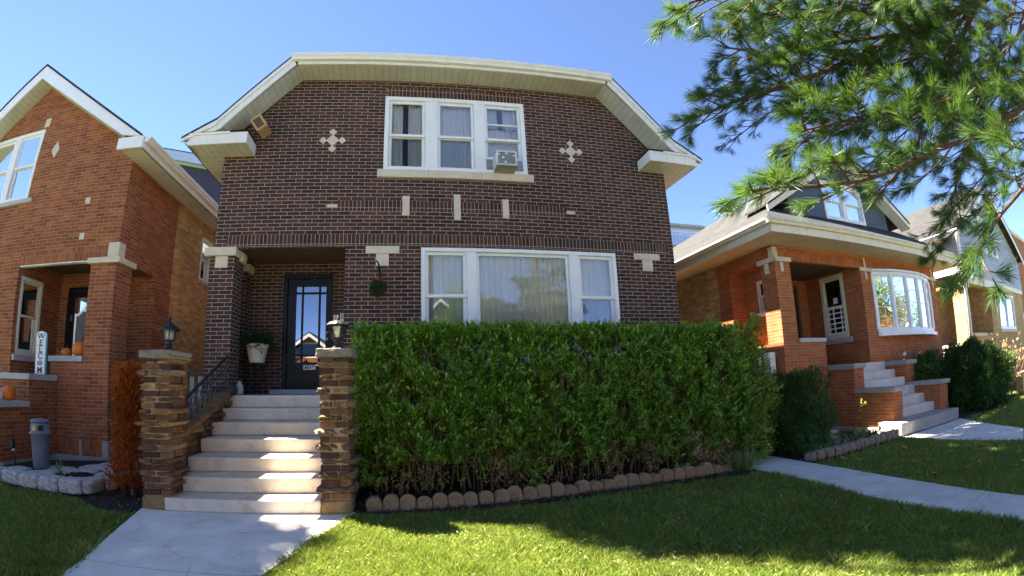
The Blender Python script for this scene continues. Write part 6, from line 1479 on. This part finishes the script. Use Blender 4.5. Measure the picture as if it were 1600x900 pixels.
def street_tree(x, y, h, label, seed):
    th = thing('street_tree', label, 'tree', (x, y, 0), 'trees along the far kerb'); r = np.random.default_rng(seed); mb = MB()
    mb.tube([(x, y, -.1), (x+.05, y, h*.3), (x, y+.1, h*.62)], .2, 10, .09)
    for k in range(7): a = k*.9; mb.tube([(x, y, h*(.32+.03*k)), (x+1.0*math.cos(a), y+1.0*math.sin(a), h*(.48+.03*k)), (x+1.9*math.cos(a), y+1.9*math.sin(a), h*(.6+.04*k))], .07, 6, .02)
    build(mb, 'trunk', M['bark'], th)
    n = 2600; d = nrm(r.normal(size=(n, 3))); P = np.array([x, y, h*.68]) + d*(r.uniform(.2, 1, n)**.5)[:, None]*np.array([2.6, 2.6, h*.34])*(1+.25*np.sin(d[:, 0]*5+d[:, 2]*4))[:, None]
    npart(sprigs(P, d+r.normal(size=(n, 3))*.5, .4, 5, .20, .10, 1.0), 4, 'crown', M['tree_leaf'], th)
ww = 'first second third fourth fifth sixth seventh eighth'.split()
for k, (a, b, h_) in enumerate(STREET): street_tree(a, b, h_, f'leafy kerb tree far along the opposite side of the street, {ww[k]} in its row', 50+k)
# big trees out of view: crowns shaped from the shade they cast on the ground
def shade_tree(label, trunk, G, seed, n, zlo=12.0, zhi=13.6, tt=9.6, extra=None):
    th = thing('shade_tree', label, 'tree', (trunk[0], trunk[1], 0), 'big trees shaped to shade the lawns'); r = np.random.default_rng(seed)
    p = np.array(G); lo, hi = p.min(0), p.max(0); Q = r.uniform(0, 1, (n*3, 2))*(hi-lo)+lo; Q = Q[inside(Q, G)][:n]
    z = r.uniform(zlo, zhi, len(Q)) + .35*np.sin(Q[:, 0]*1.7)*np.sin(Q[:, 1]*1.3)
    P = np.stack([Q[:, 0]-.54*z, Q[:, 1]+.40*z, z], 1)  # leaves lifted along the sun ray from the wanted shade outline
    if extra is not None:
        c, e, m = extra; d = nrm(r.normal(size=(m, 3))); P = np.concatenate([P, np.array(c)+d*(r.uniform(.15, 1, m)**.45)[:, None]*np.array(e)])
    npart(sprigs(P, r.normal(size=(len(P), 3))*np.array([1, 1, .6])+np.array([0, 0, .15]), .34, 6, .17, .10, 1.0), 4, 'crown', M['tree_leaf'], th)
    t0 = Vector((trunk[0], trunk[1], -.1)); mb = MB(); top = t0 + Vector((.1, .5, tt)); mb.tube([t0, t0+Vector((.02, .1, 2.2)), t0+Vector((.05, .25, 4.6)), top], .34, 14, .2)
    for k in range(16):
        tgt = Vector(P[r.integers(0, len(P))]); st_ = t0.lerp(top, r.uniform(.6, 1)); md = st_.lerp(tgt, .5)+Vector((0, 0, .5)); mb.tube([st_, st_.lerp(md, .5)+Vector((0, 0, .3)), md, md.lerp(tgt, .6), tgt], .11, 7, .02)
    build(mb, 'trunk', M['bark'], th, smooth=True)
G1 = [(1.15, -3.15), (1.4, -3.45), (1.75, -3.85), (2.1, -4.15), (2.45, -4.45), (2.8, -4.75), (3.1, -5.1), (3.4, -5.8), (3.45, -6.2), (7.3, -6.2), (7.40, -3.0)]
G2 = [(7.62, -2.6), (7.62, -6.2), (14.5, -6.2), (14.5, -2.6)]
G0 = [(-1.5, -2.55), (-1.5, -2.9), (-1.15, -2.86), (-.88, -3.05), (-.85, -3.36), (-1.13, -3.34), (-1.13, -4.5), (-1.25, -6.2), (-6.0, -6.2), (-6.0, -2.7)]
shade_tree('big leafy parkway tree by the front sidewalk, its crown shaped to shade the front lawn', (.6, -8.3), G1, 11, 5500)
shade_tree('tall leafy tree added out of view at left, its crown shaped to shade the front walk', (-19, -3), G0, 13, 6500, 16, 17.6, 15)  # added tree: serves only to shade the walk and left lawn
shade_tree('big leafy parkway tree by the bungalow walk, its high crown shaped to shade the right lawn', (8.5, -8.6), G2, 12, 6000, 13.8, 15.2)
street_tree(4.6, -25, 8.5, 'leafy street tree across the road, opposite the picture window', 1)
street_tree(-2.6, -25, 9.5, 'leafy street tree across the road, opposite the gangway', 2)
street_tree(10.5, -25, 9, 'leafy street tree across the road, opposite the bungalow', 3)

# ------------------------------------------------------------------ LIGHT, SKY, CAMERA
sd = Vector((-.54, .40, 1)).normalized()
el = math.asin(sd.z); az = math.atan2(sd.x, sd.y)
sl = bpy.data.lights.new('sun', 'SUN'); sl.energy = SUN_E; sl.angle = RAD(.55); sl.color = (1, .95, .87)
so = bpy.data.objects.new('sun', sl); COL.objects.link(so); so.rotation_euler = (-sd).to_track_quat('-Z', 'Y').to_euler(); so.location = (-20, 17, 37)
w = bpy.data.worlds.new('World'); S.world = w; w.use_nodes = True; nt = w.node_tree
sky = nt.nodes.new('ShaderNodeTexSky'); sky.sky_type = 'NISHITA'; sky.sun_disc = False; sky.sun_elevation = el; sky.sun_rotation = az
sky.air_density = AIR; sky.dust_density = DUST; sky.ozone_density = OZ; sky.altitude = 200
nt.links.new(sky.outputs[0], nt.nodes['Background'].inputs[0]); nt.nodes['Background'].inputs[1].default_value = SKY_S
cam = bpy.data.cameras.new('camera'); co = bpy.data.objects.new('camera', cam); COL.objects.link(co); S.camera = co
cam.type = 'PANO'; cam.panorama_type = 'FISHEYE_LENS_POLYNOMIAL'; cam.fisheye_fov = math.pi; cam.sensor_fit = 'HORIZONTAL'; cam.sensor_width = 32.0
a1, a3, a5 = 1.4750132, -.4906973, .4346135          # theta(r), r in thousands of photo pixels (20 mm)
# wide-angle lens: fit of the odd polynomial by degree four over the frame
rr = np.linspace(0, 1.03, 200); th = a1*rr + a3*rr**3 + a5*rr**5
Am = np.stack([rr**k for k in range(1, 5)], 1); kk = np.linalg.lstsq(Am, th, rcond=None)[0]
cam.fisheye_polynomial_k0 = 0
cam.fisheye_polynomial_k1, cam.fisheye_polynomial_k2, cam.fisheye_polynomial_k3, cam.fisheye_polynomial_k4 = [-float(kk[i])/20**(i+1) for i in range(4)]
cam.shift_x = (800-731.6375)/1600; cam.shift_y = (525.3151-450)/900
cam.clip_start = .02; cam.clip_end = 2000
co.matrix_world = Matrix(((.99051326, .00783795, -.13719349, 0), (-.13533081, -.11767365, -.98378782, -6.9), (-.02385494, .99302139, -.1154966, 1.27), (0, 0, 0, 1)))
S.render.engine = 'CYCLES'; S.cycles.max_bounces = 8; S.cycles.diffuse_bounces = 4; S.cycles.glossy_bounces = 3; S.cycles.transmission_bounces = 4; S.cycles.transparent_max_bounces = 12
S.cycles.sample_clamp_indirect = 6; S.cycles.caustics_reflective = False; S.cycles.caustics_refractive = False
S.view_settings.view_transform = 'Standard'; S.view_settings.look = 'None'; S.view_settings.exposure = EXPO; S.view_settings.gamma = 1
S.view_settings.use_white_balance = True; S.view_settings.white_balance_temperature = WB; S.view_settings.white_balance_tint = 10
